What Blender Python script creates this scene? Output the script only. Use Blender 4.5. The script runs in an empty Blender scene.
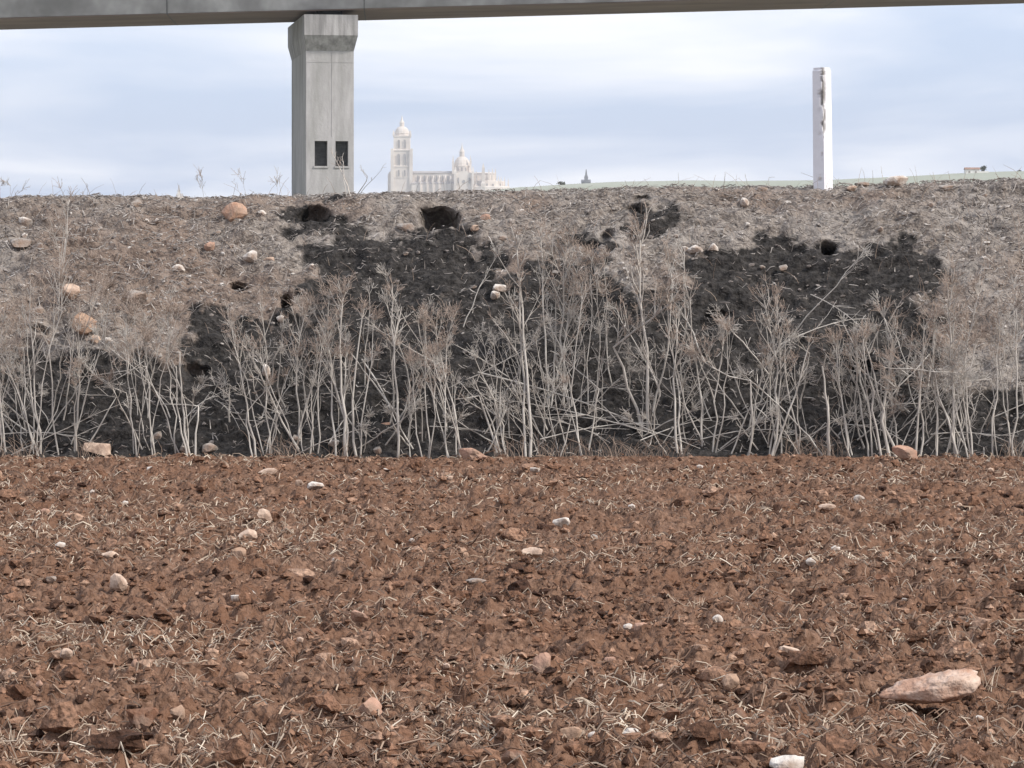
import bpy, math, random
import numpy as np

# ------------------------------------------------------------------ camera, sky, sun, exposure
scene = bpy.context.scene
col = scene.collection
F = 3200.0          # focal length in pixels (long tele crop)
HZ = 265.0          # image row of eye level
EYE = 1.6
cam_d = bpy.data.cameras.new('camera')
cam = bpy.data.objects.new('camera', cam_d)
col.objects.link(cam)
cam.location = (0, 0, EYE)
cam.rotation_euler = (math.pi / 2, 0, 0)
cam_d.sensor_width = 36
cam_d.lens = 36 * F / 1024
cam_d.shift_y = -(384 - HZ) / 1024
cam_d.clip_start = 0.5
cam_d.clip_end = 20000
scene.camera = cam

SUN_EL, SUN_AZ = 42.0, 62.0      # elevation; azimuth to the right of straight behind the camera
world = bpy.data.worlds.new('World')
scene.world = world
world.use_nodes = True
nt = world.node_tree
nt.nodes.clear()
def wn(t, **k):
    n = nt.nodes.new(t)
    for a, b in k.items(): setattr(n, a, b)
    return n
wout = wn('ShaderNodeOutputWorld'); wbg = wn('ShaderNodeBackground')
sky = wn('ShaderNodeTexSky', sky_type='NISHITA', sun_disc=False)
sky.sun_elevation = math.radians(SUN_EL)
sky.sun_rotation = math.radians(180 - SUN_AZ)
sky.air_density = 1.0; sky.dust_density = 2.0
wtc = wn('ShaderNodeTexCoord'); wsep = wn('ShaderNodeSeparateXYZ')
nt.links.new(wtc.outputs['Generated'], wsep.inputs[0])
def wmath(op, a, b=None):
    n = wn('ShaderNodeMath', operation=op)
    for i, v in enumerate((a, b)):
        if v is None: continue
        if isinstance(v, (int, float)): n.inputs[i].default_value = v
        else: nt.links.new(v, n.inputs[i])
    return n.outputs[0]
# cloud layer: direction projected on a high flat sheet
zc = wmath('ADD', wmath('MAXIMUM', wsep.outputs[2], 0.0), 0.13)
cx = wmath('DIVIDE', wsep.outputs[0], zc)
cy = wmath('DIVIDE', wsep.outputs[1], zc)
wcomb = wn('ShaderNodeCombineXYZ')
nt.links.new(cx, wcomb.inputs[0]); nt.links.new(cy, wcomb.inputs[1])
wcomb.inputs[2].default_value = 12.15
n1 = wn('ShaderNodeTexNoise'); n1.inputs['Scale'].default_value = 0.8
n1.inputs['Detail'].default_value = 5.0; n1.inputs['Roughness'].default_value = 0.54
n1.inputs['Distortion'].default_value = 0.5
nt.links.new(wcomb.outputs[0], n1.inputs['Vector'])
ramp = wn('ShaderNodeValToRGB')
ramp.color_ramp.elements[0].position = 0.38; ramp.color_ramp.elements[0].color = (0.0, 0.0, 0.0, 1)
ramp.color_ramp.elements[1].position = 0.60; ramp.color_ramp.elements[1].color = (1, 1, 1, 1)
nt.links.new(n1.outputs['Fac'], ramp.inputs[0])
skys = wn('ShaderNodeMix', data_type='RGBA', blend_type='MULTIPLY')
skys.inputs[0].default_value = 1.0
SK = 1.0
nt.links.new(sky.outputs[0], skys.inputs[6]); skys.inputs[7].default_value = (SK, SK, SK, 1)
cmix = wn('ShaderNodeMix', data_type='RGBA')
cf = wmath('ADD', wmath('MULTIPLY', ramp.outputs[0], 0.25), 0.75)
nt.links.new(cf, cmix.inputs[0])
nt.links.new(skys.outputs[2], cmix.inputs[6])
cloud = wn('ShaderNodeMix', data_type='RGBA')
cloud.inputs[6].default_value = (3.4, 4.15, 5.75, 1)
cloud.inputs[7].default_value = (6.1, 6.2, 6.5, 1)
nt.links.new(ramp.outputs[0], cloud.inputs[0])
nt.links.new(cloud.outputs[2], cmix.inputs[7])
nt.links.new(cmix.outputs[2], wbg.inputs[0])
wbg.inputs[1].default_value = 0.1
nt.links.new(wbg.outputs[0], wout.inputs[0])

sun_d = bpy.data.lights.new('sun', 'SUN')
sun_d.energy = 2.3; sun_d.angle = math.radians(8); sun_d.color = (1.0, 0.95, 0.88)
sun = bpy.data.objects.new('sun', sun_d); col.objects.link(sun)
# direction the light travels from: behind the camera, to the right
el, az = math.radians(SUN_EL), math.radians(SUN_AZ)
from mathutils import Vector
sdir = Vector((math.cos(el) * math.sin(az), -math.cos(el) * math.cos(az), math.sin(el)))
sun.rotation_euler = sdir.to_track_quat('Z', 'Y').to_euler()
sun.location = sdir * 60

vs = scene.view_settings
vs.view_transform = 'Standard'; vs.look = 'None'; vs.exposure = 0.92; vs.gamma = 1.0
vs.use_curve_mapping = False

# ------------------------------------------------------------------ helpers
rng = np.random.default_rng(11)
random.seed(11)

def _hash(ix, iy, seed):
    h = (ix.astype(np.int64) * 374761393 + iy.astype(np.int64) * 668265263 + seed * 974711) & 0x7fffffff
    h = ((h ^ (h >> 13)) * 1274126177) & 0x7fffffff
    h = h ^ (h >> 16)
    return (h & 0xffff) / 65535.0
def noise2(x, y, seed=0):
    x = np.asarray(x, float); y = np.asarray(y, float)
    ix = np.floor(x); iy = np.floor(y)
    fx = x - ix; fy = y - iy
    fx = fx * fx * fx * (fx * (fx * 6 - 15) + 10); fy = fy * fy * fy * (fy * (fy * 6 - 15) + 10)
    ix = ix.astype(np.int64); iy = iy.astype(np.int64)
    a = _hash(ix, iy, seed); b = _hash(ix + 1, iy, seed)
    c = _hash(ix, iy + 1, seed); d = _hash(ix + 1, iy + 1, seed)
    return ((a * (1 - fx) + b * fx) * (1 - fy) + (c * (1 - fx) + d * fx) * fy) * 2 - 1
def fbm(x, y, seed=0, octv=4, gain=0.5):
    s = 0; a = 1.0; f = 1.0
    for o in range(octv):
        s = s + a * noise2(x * f + o * 17.3, y * f - o * 9.1, seed + o * 7)
        a *= gain; f *= 2.03
    return s

def mesh_np(name, V, Fq, smooth=False):
    """V (n,3); Fq array (m,3|4) or list of such arrays."""
    if not isinstance(Fq, (list, tuple)): Fq = [Fq]
    me = bpy.data.meshes.new(name)
    V = np.asarray(V, np.float32)
    me.vertices.add(len(V)); me.vertices.foreach_set('co', V.ravel())
    loops = np.concatenate([np.asarray(f, np.int32).ravel() for f in Fq])
    tot = np.concatenate([np.full(len(f), f.shape[1], np.int32) for f in Fq])
    st = np.concatenate([[0], np.cumsum(tot)[:-1]]).astype(np.int32)
    me.loops.add(len(loops)); me.loops.foreach_set('vertex_index', loops)
    me.polygons.add(len(tot)); me.polygons.foreach_set('loop_start', st)
    me.polygons.foreach_set('loop_total', tot)
    me.polygons.foreach_set('use_smooth', np.full(len(tot), smooth, bool))
    me.update(calc_edges=True); me.validate()
    return me
def link(name, me, mat=None, parent=None, loc=None):
    o = bpy.data.objects.new(name, me); col.objects.link(o)
    if mat is not None: me.materials.append(mat)
    if parent is not None: o.parent = parent
    if loc is not None: o.location = loc
    return o
def empty(name, loc, rz=0):
    o = bpy.data.objects.new(name, None); col.objects.link(o)
    o.location = loc; o.rotation_euler = (0, 0, rz); o.empty_display_size = 0.2
    return o
def tag(o, label=None, cat=None, group=None, kind=None):
    if label: o['label'] = label
    if cat: o['category'] = cat
    if group: o['group'] = group
    if kind: o['kind'] = kind
    return o

def tubes(P, R, sides=3):
    """N tubes of K points each -> V, F (quads)"""
    P = np.asarray(P, float); R = np.asarray(R, float)
    N, K, _ = P.shape
    T = np.empty_like(P)
    T[:, 1:-1] = P[:, 2:] - P[:, :-2] if K > 2 else T[:, 1:-1]
    T[:, 0] = P[:, 1] - P[:, 0]; T[:, -1] = P[:, -1] - P[:, -2]
    T /= np.linalg.norm(T, axis=2, keepdims=True) + 1e-9
    D = P[:, -1] - P[:, 0]
    ref = np.where(np.abs(D[:, 2:3]) > 0.8 * np.linalg.norm(D, axis=1, keepdims=True), np.array([[1., 0.2, 0]]), np.array([[0.1, 0.1, 1.]]))
    A = np.cross(T, np.repeat(ref[:, None, :], K, 1)); A /= np.linalg.norm(A, axis=2, keepdims=True) + 1e-9
    B = np.cross(T, A)
    ang = np.arange(sides) * 2 * math.pi / sides
    V = P[:, :, None, :] + R[:, :, None, None] * (np.cos(ang)[None, None, :, None] * A[:, :, None, :] + np.sin(ang)[None, None, :, None] * B[:, :, None, :])
    V = V.reshape(-1, 3)
    n = np.arange(N)[:, None, None] * (K * sides)
    k = np.arange(K - 1)[None, :, None] * sides
    s = np.arange(sides)[None, None, :]
    s2 = (s + 1) % sides
    a = n + k + s; b = n + k + s2; c = n + k + sides + s2; d = n + k + sides + s
    return V, np.stack([a, b, c, d], -1).reshape(-1, 4)
def merge(parts):
    Vs = []; Fs = []; off = 0
    for V, Fc in parts:
        Vs.append(V); Fs.append(Fc + off); off += len(V)
    return np.concatenate(Vs), Fs

def ico(sub):
    import bmesh
    bm = bmesh.new(); bmesh.ops.create_icosphere(bm, subdivisions=sub, radius=1.0)
    V = np.array([v.co[:] for v in bm.verts]); Fc = np.array([[v.index for v in f.verts] for f in bm.faces])
    bm.free(); return V, Fc
ICO = {i: ico(i) for i in (1, 2, 3, 4)}
def rand_unit(r, n):
    v = r.normal(size=(n, 3)); return v / np.linalg.norm(v, axis=1, keepdims=True)
def rock_shape(sub, r, planes=9, lump=0.16, lo=0.55):
    V, Fc = ICO[sub]; V = V.copy()
    d = np.ones(len(V))
    for fq, am in ((1.7, lump), (3.6, lump * 0.45), (8.0, lump * 0.2)):
        o = r.uniform(0, 50, 6)
        d += am * (noise2(V[:, 0] * fq + o[0], V[:, 1] * fq + o[1] + V[:, 2] * fq * 0.7, 3) + noise2(V[:, 2] * fq + o[2], V[:, 0] * fq * 0.8 + o[3] - V[:, 1] * fq * .6, 5)) * 0.7
    V *= d[:, None]
    for nrm in rand_unit(r, planes):
        h = r.uniform(lo, 0.92)
        ex = V @ nrm - h
        V -= np.where(ex > 0, ex * 0.93, 0)[:, None] * nrm[None]
    return V, Fc

ONES = ['', 'first', 'second', 'third', 'fourth', 'fifth', 'sixth', 'seventh', 'eighth', 'ninth', 'tenth', 'eleventh', 'twelfth', 'thirteenth', 'fourteenth', 'fifteenth', 'sixteenth', 'seventeenth', 'eighteenth', 'nineteenth']
TENS = {20: ('twentieth', 'twenty'), 30: ('thirtieth', 'thirty'), 40: ('fortieth', 'forty'), 50: ('fiftieth', 'fifty')}
def ordinal(n):
    if n < 20: return ONES[n]
    t = n // 10 * 10
    return TENS[t][0] if n == t else TENS[t][1] + '-' + ONES[n - t]
class MB:
    def __init__(s): s.v = []; s.f = []
    def box(s, x0, x1, y0, y1, z0, z1):
        b = len(s.v)
        s.v += [(x0, y0, z0), (x1, y0, z0), (x1, y1, z0), (x0, y1, z0), (x0, y0, z1), (x1, y0, z1), (x1, y1, z1), (x0, y1, z1)]
        s.f += [tuple(b + i for i in q) for q in ((3, 2, 1, 0), (4, 5, 6, 7), (0, 1, 5, 4), (1, 2, 6, 5), (2, 3, 7, 6), (3, 0, 4, 7))]
    def rings(s, rings, cap=True):
        """list of rings (each a list of points, same count)"""
        n = len(rings[0]); b = len(s.v)
        for r in rings: s.v += [tuple(p) for p in r]
        for k in range(len(rings) - 1):
            for i in range(n):
                j = (i + 1) % n
                s.f.append((b + k * n + i, b + k * n + j, b + (k + 1) * n + j, b + (k + 1) * n + i))
        if cap:
            s.f.append(tuple(b + i for i in reversed(range(n)))); s.f.append(tuple(b + (len(rings) - 1) * n + i for i in range(n)))
    def lathe(s, prof, cx, cy, n=12, rot=0.0):
        s.rings([[(cx + r * math.cos(2 * math.pi * i / n + rot), cy + r * math.sin(2 * math.pi * i / n + rot), z) for i in range(n)] for r, z in prof])
    def rectlathe(s, prof, cx, cy):
        """prof: (half x, half y, z)"""
        s.rings([[(cx - a, cy - b, z), (cx + a, cy - b, z), (cx + a, cy + b, z), (cx - a, cy + b, z)] for a, b, z in prof])
    def build(s, name, mat, parent=None, loc=None):
        me = bpy.data.meshes.new(name); me.from_pydata(s.v, [], s.f); me.update()
        return link(name, me, mat, parent, loc)

# ------------------------------------------------------------------ materials
def material(name, base, rough=0.9, var=None, scale=8.0, detail=6.0, bump=0.0, bscale=60.0, bdist=0.01, var2=None, scale2=1.0, stretch=None, attr=None, spec=0.2):
    """principled with noise colour variation; attr = list of (attribute, colour)"""
    m = bpy.data.materials.new(name); m.use_nodes = True
    t = m.node_tree; N = t.nodes; L = t.links
    p = N['Principled BSDF']; p.inputs['Roughness'].default_value = rough
    p.inputs['Specular IOR Level'].default_value = spec
    tc = N.new('ShaderNodeTexCoord'); src = tc.outputs['Object']
    if stretch:
        mp = N.new('ShaderNodeMapping'); mp.inputs['Scale'].default_value = stretch
        L.new(src, mp.inputs[0]); src = mp.outputs[0]
    cur = None
    def mixc(fac, a, b):
        mx = N.new('ShaderNodeMix'); mx.data_type = 'RGBA'
        if isinstance(fac, float): mx.inputs[0].default_value = fac
        else: L.new(fac, mx.inputs[0])
        for i, v in ((6, a), (7, b)):
            if isinstance(v, tuple): mx.inputs[i].default_value = (*v, 1)
            else: L.new(v, mx.inputs[i])
        return mx.outputs[2]
    def nz(sc, de, lo, hi):
        n = N.new('ShaderNodeTexNoise'); n.inputs['Scale'].default_value = sc; n.inputs['Detail'].default_value = de
        n.inputs['Roughness'].default_value = 0.62
        L.new(src, n.inputs['Vector'])
        r = N.new('ShaderNodeMapRange'); r.inputs[1].default_value = lo; r.inputs[2].default_value = hi
        L.new(n.outputs['Fac'], r.inputs[0]); return r.outputs[0]
    cur = base
    if var: cur = mixc(nz(scale, detail, 0.33, 0.67), base, var)
    if var2: cur = mixc(nz(scale2, 4.0, 0.42, 0.68), cur, var2)
    for a in (attr or []):
        at = N.new('ShaderNodeAttribute'); at.attribute_name = a[0]
        c2 = a[1]
        if len(a) > 2: c2 = mixc(nz(a[3], 6.0, 0.35, 0.7), a[1], a[2])
        fac = at.outputs['Fac']
        if len(a) > 4:
            n3 = N.new('ShaderNodeTexNoise'); n3.inputs['Scale'].default_value = a[4]; n3.inputs['Detail'].default_value = 7; n3.inputs['Roughness'].default_value = 0.7
            L.new(src, n3.inputs['Vector'])
            ad = N.new('ShaderNodeMath'); ad.operation = 'MULTIPLY_ADD'; L.new(n3.outputs['Fac'], ad.inputs[0]); ad.inputs[1].default_value = 1.1; L.new(fac, ad.inputs[2])
            mr = N.new('ShaderNodeMapRange'); mr.inputs[1].default_value = 0.74; mr.inputs[2].default_value = 1.28; L.new(ad.outputs[0], mr.inputs[0]); fac = mr.outputs[0]
        cur = mixc(fac, cur, c2)
    if isinstance(cur, tuple): p.inputs['Base Color'].default_value = (*cur, 1)
    else: L.new(cur, p.inputs['Base Color'])
    if bump:
        n = N.new('ShaderNodeTexNoise'); n.inputs['Scale'].default_value = bscale; n.inputs['Detail'].default_value = 5
        L.new(tc.outputs['Object'], n.inputs['Vector'])
        b = N.new('ShaderNodeBump'); b.inputs['Strength'].default_value = bump; b.inputs['Distance'].default_value = bdist
        L.new(n.outputs['Fac'], b.inputs['Height']); L.new(b.outputs[0], p.inputs['Normal'])
    return m
def attr_material(name, ramp_cols, rough=0.95, mott=0.35, scale=40.0, bump=0):
    """per-piece random value stored in attribute 'tint' picks from a ramp"""
    m = bpy.data.materials.new(name); m.use_nodes = True
    t = m.node_tree; N = t.nodes; L = t.links
    p = N['Principled BSDF']; p.inputs['Roughness'].default_value = rough; p.inputs['Specular IOR Level'].default_value = 0.15
    at = N.new('ShaderNodeAttribute'); at.attribute_name = 'tint'
    r = N.new('ShaderNodeValToRGB'); els = r.color_ramp.elements
    n = len(ramp_cols)
    els[0].position = 0; els[0].color = (*ramp_cols[0], 1); els[1].position = 1; els[1].color = (*ramp_cols[-1], 1)
    for i in range(1, n - 1):
        e = els.new(i / (n - 1)); e.color = (*ramp_cols[i], 1)
    L.new(at.outputs['Fac'], r.inputs[0])
    tc = N.new('ShaderNodeTexCoord')
    nz = N.new('ShaderNodeTexNoise'); nz.inputs['Scale'].default_value = scale; nz.inputs['Detail'].default_value = 4
    L.new(tc.outputs['Object'], nz.inputs['Vector'])
    mr = N.new('ShaderNodeMapRange'); mr.inputs[3].default_value = 1 - mott; mr.inputs[4].default_value = 1 + mott
    mr.inputs[1].default_value = 0.3; mr.inputs[2].default_value = 0.7
    L.new(nz.outputs['Fac'], mr.inputs[0])
    mx = N.new('ShaderNodeMix'); mx.data_type = 'RGBA'; mx.blend_type = 'MULTIPLY'; mx.inputs[0].default_value = 1
    L.new(r.outputs[0], mx.inputs[6]); L.new(mr.outputs[0], mx.inputs[7])
    L.new(mx.outputs[2], p.inputs['Base Color'])
    if bump:
        n2 = N.new('ShaderNodeTexNoise'); n2.inputs['Scale'].default_value = bump; n2.inputs['Detail'].default_value = 6
        L.new(tc.outputs['Object'], n2.inputs['Vector'])
        b = N.new('ShaderNodeBump'); b.inputs['Strength'].default_value = 1.0; b.inputs['Distance'].default_value = 0.02
        L.new(n2.outputs['Fac'], b.inputs['Height']); L.new(b.outputs[0], p.inputs['Normal'])
    return m
def set_attr(me, name, vals):
    a = me.attributes.new(name, 'FLOAT', 'POINT'); a.data.foreach_set('value', np.asarray(vals, np.float32))

M = {}
M['field'] = material('field_soil', (0.070, 0.036, 0.022), 1.0, (0.28, 0.168, 0.112), 30, 8, 1.0, 34, 0.035, (0.165, 0.085, 0.050), 1.7)
M['clod'] = attr_material('soil_clods', [(0.055, 0.028, 0.018), (0.140, 0.073, 0.044), (0.205, 0.112, 0.071), (0.255, 0.147, 0.095), (0.36, 0.23, 0.16)], 1.0, 0.55, 45, 60.0)
M['straw'] = attr_material('dry_straw', [(0.13, 0.075, 0.05), (0.24, 0.16, 0.115), (0.42, 0.325, 0.24), (0.64, 0.55, 0.44)], 0.8, 0.15, 20)
M['bank'] = material('bank_soil', (0.33, 0.285, 0.245), 1.0, (0.11, 0.09, 0.076), 22, 9, 1.0, 40, 0.025, (0.30, 0.268, 0.24), 1.6,
                     attr=[('red', (0.26, 0.20, 0.16), (0.15, 0.11, 0.088), 18.0), ('dark', (0.014, 0.0125, 0.0115), (0.068, 0.061, 0.056), 20.0, 16.0)])
M['litter'] = attr_material('grey_litter', [(0.09, 0.075, 0.066), (0.22, 0.19, 0.17), (0.34, 0.305, 0.275), (0.52, 0.475, 0.43)], 0.9, 0.2, 25)
M['stalk'] = material('pale_dry_stalk', (0.62, 0.575, 0.515), 0.75, (0.33, 0.295, 0.26), 9, 5, stretch=(1, 1, 0.35))
M['twig'] = material('dry_twig', (0.57, 0.52, 0.46), 0.85, (0.32, 0.285, 0.25), 12, 4)
M['head'] = material('dry_seed_heads', (0.45, 0.36, 0.295), 0.9, (0.32, 0.25, 0.205), 10, 4)
M['grass'] = attr_material('dry_grass', [(0.16, 0.11, 0.085), (0.27, 0.20, 0.155), (0.38, 0.29, 0.23), (0.46, 0.37, 0.29)], 0.9, 0.2, 10)
M['land'] = material('far_farmland', (0.30, 0.31, 0.25), 1.0, (0.36, 0.36, 0.30), 0.02, 6, var2=(0.25, 0.27, 0.20), scale2=0.004)
for k, c, v in (('white', (0.70, 0.65, 0.59), (0.52, 0.46, 0.40)), ('cream', (0.62, 0.47, 0.36), (0.47, 0.33, 0.25)),
                ('pink', (0.50, 0.31, 0.225), (0.36, 0.20, 0.14)), ('orange', (0.43, 0.235, 0.15), (0.52, 0.36, 0.27)),
                ('grey', (0.36, 0.325, 0.29), (0.24, 0.21, 0.185)), ('tan', (0.45, 0.30, 0.205), (0.33, 0.205, 0.14)), ('clodstone', (0.22, 0.11, 0.065), (0.14, 0.065, 0.04))):
    M['st_' + k] = material('stone_' + k, c, 0.9, v, 16, 8, 0.8, 45, 0.012, var2=(0.27, 0.185, 0.135), scale2=7)
M['concrete'] = material('weathered_concrete', (0.44, 0.417, 0.408), 0.9, (0.33, 0.313, 0.306), 3.2, 9, 0.4, 9, 0.03, var2=(0.28, 0.27, 0.255), scale2=0.9, stretch=(1.3, 1.3, 0.3))
M['cap'] = material('stained_concrete', (0.41, 0.39, 0.38), 0.9, (0.28, 0.266, 0.258), 3.0, 9, 0.4, 9, 0.03, var2=(0.20, 0.19, 0.185), scale2=2.2, stretch=(1.6, 1.6, 0.16))
M['girder'] = material('girder_concrete', (0.46, 0.438, 0.428), 0.9, (0.30, 0.286, 0.278), 0.9, 8, 0.3, 12, 0.02, var2=(0.21, 0.20, 0.193), scale2=0.45, stretch=(0.6, 1.3, 0.5))
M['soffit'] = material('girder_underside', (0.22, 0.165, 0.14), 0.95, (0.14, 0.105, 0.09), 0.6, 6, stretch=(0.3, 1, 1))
M['recess'] = material('recess_shutter', (0.11, 0.108, 0.106), 0.8, (0.06, 0.06, 0.06), 4, 4)
M['rubber'] = material('bearing_rubber', (0.02, 0.02, 0.02), 0.9)
M['limestone'] = material('pale_limestone', (0.77, 0.69, 0.605), 0.9, (0.66, 0.58, 0.50), 0.08, 6, var2=(0.55, 0.48, 0.415), scale2=0.05)
M['lime_roof'] = material('stone_roof', (0.40, 0.36, 0.33), 0.9, (0.33, 0.295, 0.27), 0.1, 5)
M['opening'] = material('window_opening', (0.26, 0.235, 0.215), 0.9, (0.34, 0.31, 0.28), 0.3, 3)
M['farwall'] = material('whitewashed_wall', (0.74, 0.72, 0.68), 0.9, (0.62, 0.60, 0.56), 0.5, 4)
M['farroof'] = material('tile_roof', (0.30, 0.19, 0.14), 0.9, (0.23, 0.14, 0.10), 0.6, 4)
M['slate'] = material('slate_roof', (0.16, 0.16, 0.165), 0.8, (0.11, 0.11, 0.115), 0.6, 4)
M['leaf'] = material('dark_leaves', (0.055, 0.065, 0.035), 0.9, (0.085, 0.085, 0.05), 0.8, 4)
M['bark'] = material('bark', (0.12, 0.095, 0.075), 0.95, (0.08, 0.06, 0.05), 3, 4)
M['post'] = material('white_painted_post', (0.80, 0.78, 0.79), 0.6, (0.72, 0.70, 0.71), 9, 6, 0.25, 40, 0.004,
                     attr=[('chip', (0.17, 0.155, 0.14), (0.30, 0.28, 0.26), 30.0)])

# ------------------------------------------------------------------ ground shapes
FOOT, TOPY = 26.8, 29.4
def crest_row(px):
    return np.interp(px, [-600, 0, 300, 420, 512, 620, 820, 1024, 1600], [203, 199.5, 197.5, 194.5, 192, 189.5, 187, 183, 180])
def bank_H(x):
    px = 512 + x / 29.3 * F
    return EYE + (HZ - crest_row(px)) / F * 29.3
def bank_z(x, y):
    s = np.clip((y - FOOT) / (TOPY - FOOT), 0, 1)
    return bank_H(x) * (1 - (1 - s) ** 1.3)
def field_h(x, y):
    fade = np.clip((FOOT - y) / 0.4, 0, 1) * 0.85 + 0.15
    h = 0.024 * fbm(x * 1.1, y * 2.1, 21, 3) + 0.060 * (1 - np.abs(fbm(x * 4.6, y * 5.4, 31, 3))) + 0.042 * fbm(x * 12, y * 13, 41, 3, .6) - 0.073
    return h * fade
def on_field(px, py):
    d = EYE * F / (py - HZ)
    x = (px - 512) / F * d
    return x, d
def on_bank(px, py):
    ys = np.linspace(FOOT - 0.3, 31.5, 3000)
    xs = (px - 512) / F * ys
    zr = EYE + (HZ - py) / F * ys
    d = zr - bank_z(xs, ys)
    i = np.argmax(d <= 0) if (d <= 0).any() else int(np.argmin(np.abs(d)))
    return xs[i], ys[i], float(bank_z(xs[i], ys[i]))
def proj(x, y, z):
    return 512 + x / y * F, HZ - (z - EYE) / y * F

# field: one sheet, fine in front of the camera, coarse further out
nr, nc = 600, 520
d_rows = 9.0 * (FOOT + 0.12 - 0.0) ** (np.linspace(0, 1, nr)) / 9.0 ** (np.linspace(0, 1, nr)) if False else 9.0 * ((FOOT + 0.12) / 9.0) ** np.linspace(0, 1, nr)
sx = np.linspace(-1, 1, nc)
Y, S = np.meshgrid(d_rows, sx, indexing='ij')
X = S * (0.158 * Y + 1.3)
jx = (noise2(X * 31, Y * 29, 77)) * 0.006
X = X + jx
Z = field_h(X, Y)
V = np.stack([X, Y, Z], -1).reshape(-1, 3)
ii = np.arange(nr - 1)[:, None] * nc + np.arange(nc - 1)[None, :]
Fq = np.stack([ii, ii + 1, ii + nc + 1, ii + nc], -1).reshape(-1, 4)
# skirt: coarse sheet a little lower under and around
gx = np.array([-400, -120, -40, -15, -7, 0, 7, 15, 40, 120, 400.]); gy = np.array([-400, -120, -40, -10, 0, 5, 9, 14, 20, FOOT + 0.12])
GY, GX = np.meshgrid(gy, gx, indexing='ij')
V2 = np.stack([GX, GY, np.full_like(GX, -0.24)], -1).reshape(-1, 3)
jj = np.arange(len(gy) - 1)[:, None] * len(gx) + np.arange(len(gx) - 1)[None, :]
F2 = np.stack([jj, jj + 1, jj + len(gx) + 1, jj + len(gx)], -1).reshape(-1, 4) + len(V)
me = mesh_np('field', np.concatenate([V, V2]), [Fq, F2], True)
field = tag(link('field', me, M['field']), kind='structure')

# bank: dark burnt patches, burrow pits
PITS = [  # px, py, half w, half h, depth
    (440, 217, 21, 12.5, 0.5), (313, 215, 17, 8, 0.28), (238, 280, 9, 6, 0.45), (286, 299, 7, 8, 0.5), (829, 247, 8.5, 8, 0.55),
    (643, 199, 9, 3.5, 0.10), (634, 210, 9, 4.5, 0.10), (607, 239, 8, 6, 0.14), (591, 249, 9, 7, 0.12),
    (197, 368, 13, 4.5, 0.16), (864, 367, 17, 7, 0.22), (718, 310, 13, 3, 0.14), (38, 328, 10, 4, 0.12)]
DARKS = [  # px, py, half w, half h
    (410, 265, 95, 38), (350, 250, 35, 30), (470, 270, 45, 28), (315, 218, 26, 14), (780, 272, 95, 32), (870, 275, 70, 34), (905, 270, 40, 30),
    (645, 214, 40, 16), (600, 245, 32, 14), (215, 335, 34, 26), (420, 330, 110, 45), (560, 330, 95, 62), (660, 350, 70, 70), (290, 380, 70, 60),
    (90, 415, 150, 62), (250, 420, 130, 60), (420, 420, 140, 80), (600, 420, 150, 80), (790, 400, 170, 90), (930, 425, 130, 50), (20, 410, 60, 60), 
    (1010, 430, 60, 50), (800, 330, 130, 45), (700, 300, 30, 20), (345, 300, 50, 40), (240, 350, 60, 30)]
def dark_amount(px, py, x, y):
    w = 18 * fbm(x * 2.2, y * 3.0, 51, 4); w2 = 12 * fbm(x * 2.6 + 9, y * 3.3, 61, 4)
    best = np.full(np.shape(px), -1.0)
    for (cx_, cy_, a, b) in DARKS:
        r = np.sqrt(((px + w - cx_) / a) ** 2 + ((py + w2 - cy_) / b) ** 2)
        best = np.maximum(best, (1.0 - r) * min(a, b) / 14.0)
    m = np.clip(best * 1.1 + 0.35 + 0.5 * fbm(x * 9, y * 9, 71, 3), 0, 1)
    return m * m * (3 - 2 * m)
fx = np.linspace(-6.6, 6.6, 540)
xs = np.concatenate([[-400, -120, -40, -15], fx, [15, 40, 120, 400.]])
sl = np.concatenate([np.linspace(-0.04, 1.0, 190), np.linspace(1.0, 1.0 + 3.5 / 2.6, 46)[1:]])
SS, XX = np.meshgrid(sl, xs, indexing='ij')
YY = FOOT + SS * (TOPY - FOOT)
ZZ = bank_z(XX, YY)
ZZ = np.where(SS < 0, SS * 2.0, ZZ)
ZZ = np.where(YY > 30.6, ZZ - (YY - 30.6) * 0.12, ZZ)
PX, PY = proj(XX, YY, ZZ)
# normal of the smooth profile
dzdy = np.gradient(ZZ, axis=0) / (np.gradient(YY, axis=0) + 1e-9)
ny = -dzdy; nz_ = np.ones_like(ny); ln = np.hypot(ny, nz_); ny /= ln; nz_ /= ln
u = XX; v = SS * 3.4
top = np.clip((SS - 0.95) / 0.06, 0, 1)
disp = (0.055 * fbm(u * 1.7, v * 1.9, 81, 3) + 0.036 * fbm(u * 5.5, v * 11, 91, 3) + 0.020 * fbm(u * 15, v * 28, 101, 2)) * (1 - 0.55 * top)
dk = dark_amount(PX, PY, u, v)
disp = disp - 0.03 * dk * (1 - top)
disp *= np.clip(SS / 0.05 + 0.3, 0.3, 1)
YD = YY + ny * disp; ZD = ZZ + nz_ * disp
SMZ = ZZ + disp / np.maximum(nz_, .3)
pit_in = np.zeros_like(dk)
for (cx_, cy_, a, b, dep) in PITS:
    wob = 1 + 0.16 * fbm(u * 4.5, v * 4.5, 111 + int(cx_), 2)
    r = np.sqrt(((PX - cx_) / a) ** 2 + ((PY - cy_) / b) ** 2) * wob
    k = np.where(r < 1, (1 - r * r) ** 0.55, 0)
    YD += k * dep; ZD -= k * dep * 0.28
    # low spoil lip below the mouth
    lip = np.exp(-(((PX - cx_) / (a * 1.3)) ** 2 + ((PY - cy_ - b * 1.7) / (b * 0.7)) ** 2))
    YD -= lip * 0.05; ZD += lip * 0.02
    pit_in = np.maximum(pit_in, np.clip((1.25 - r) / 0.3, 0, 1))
V = np.stack([XX, YD, ZD], -1).reshape(-1, 3)
n0, n1_ = XX.shape
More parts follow.
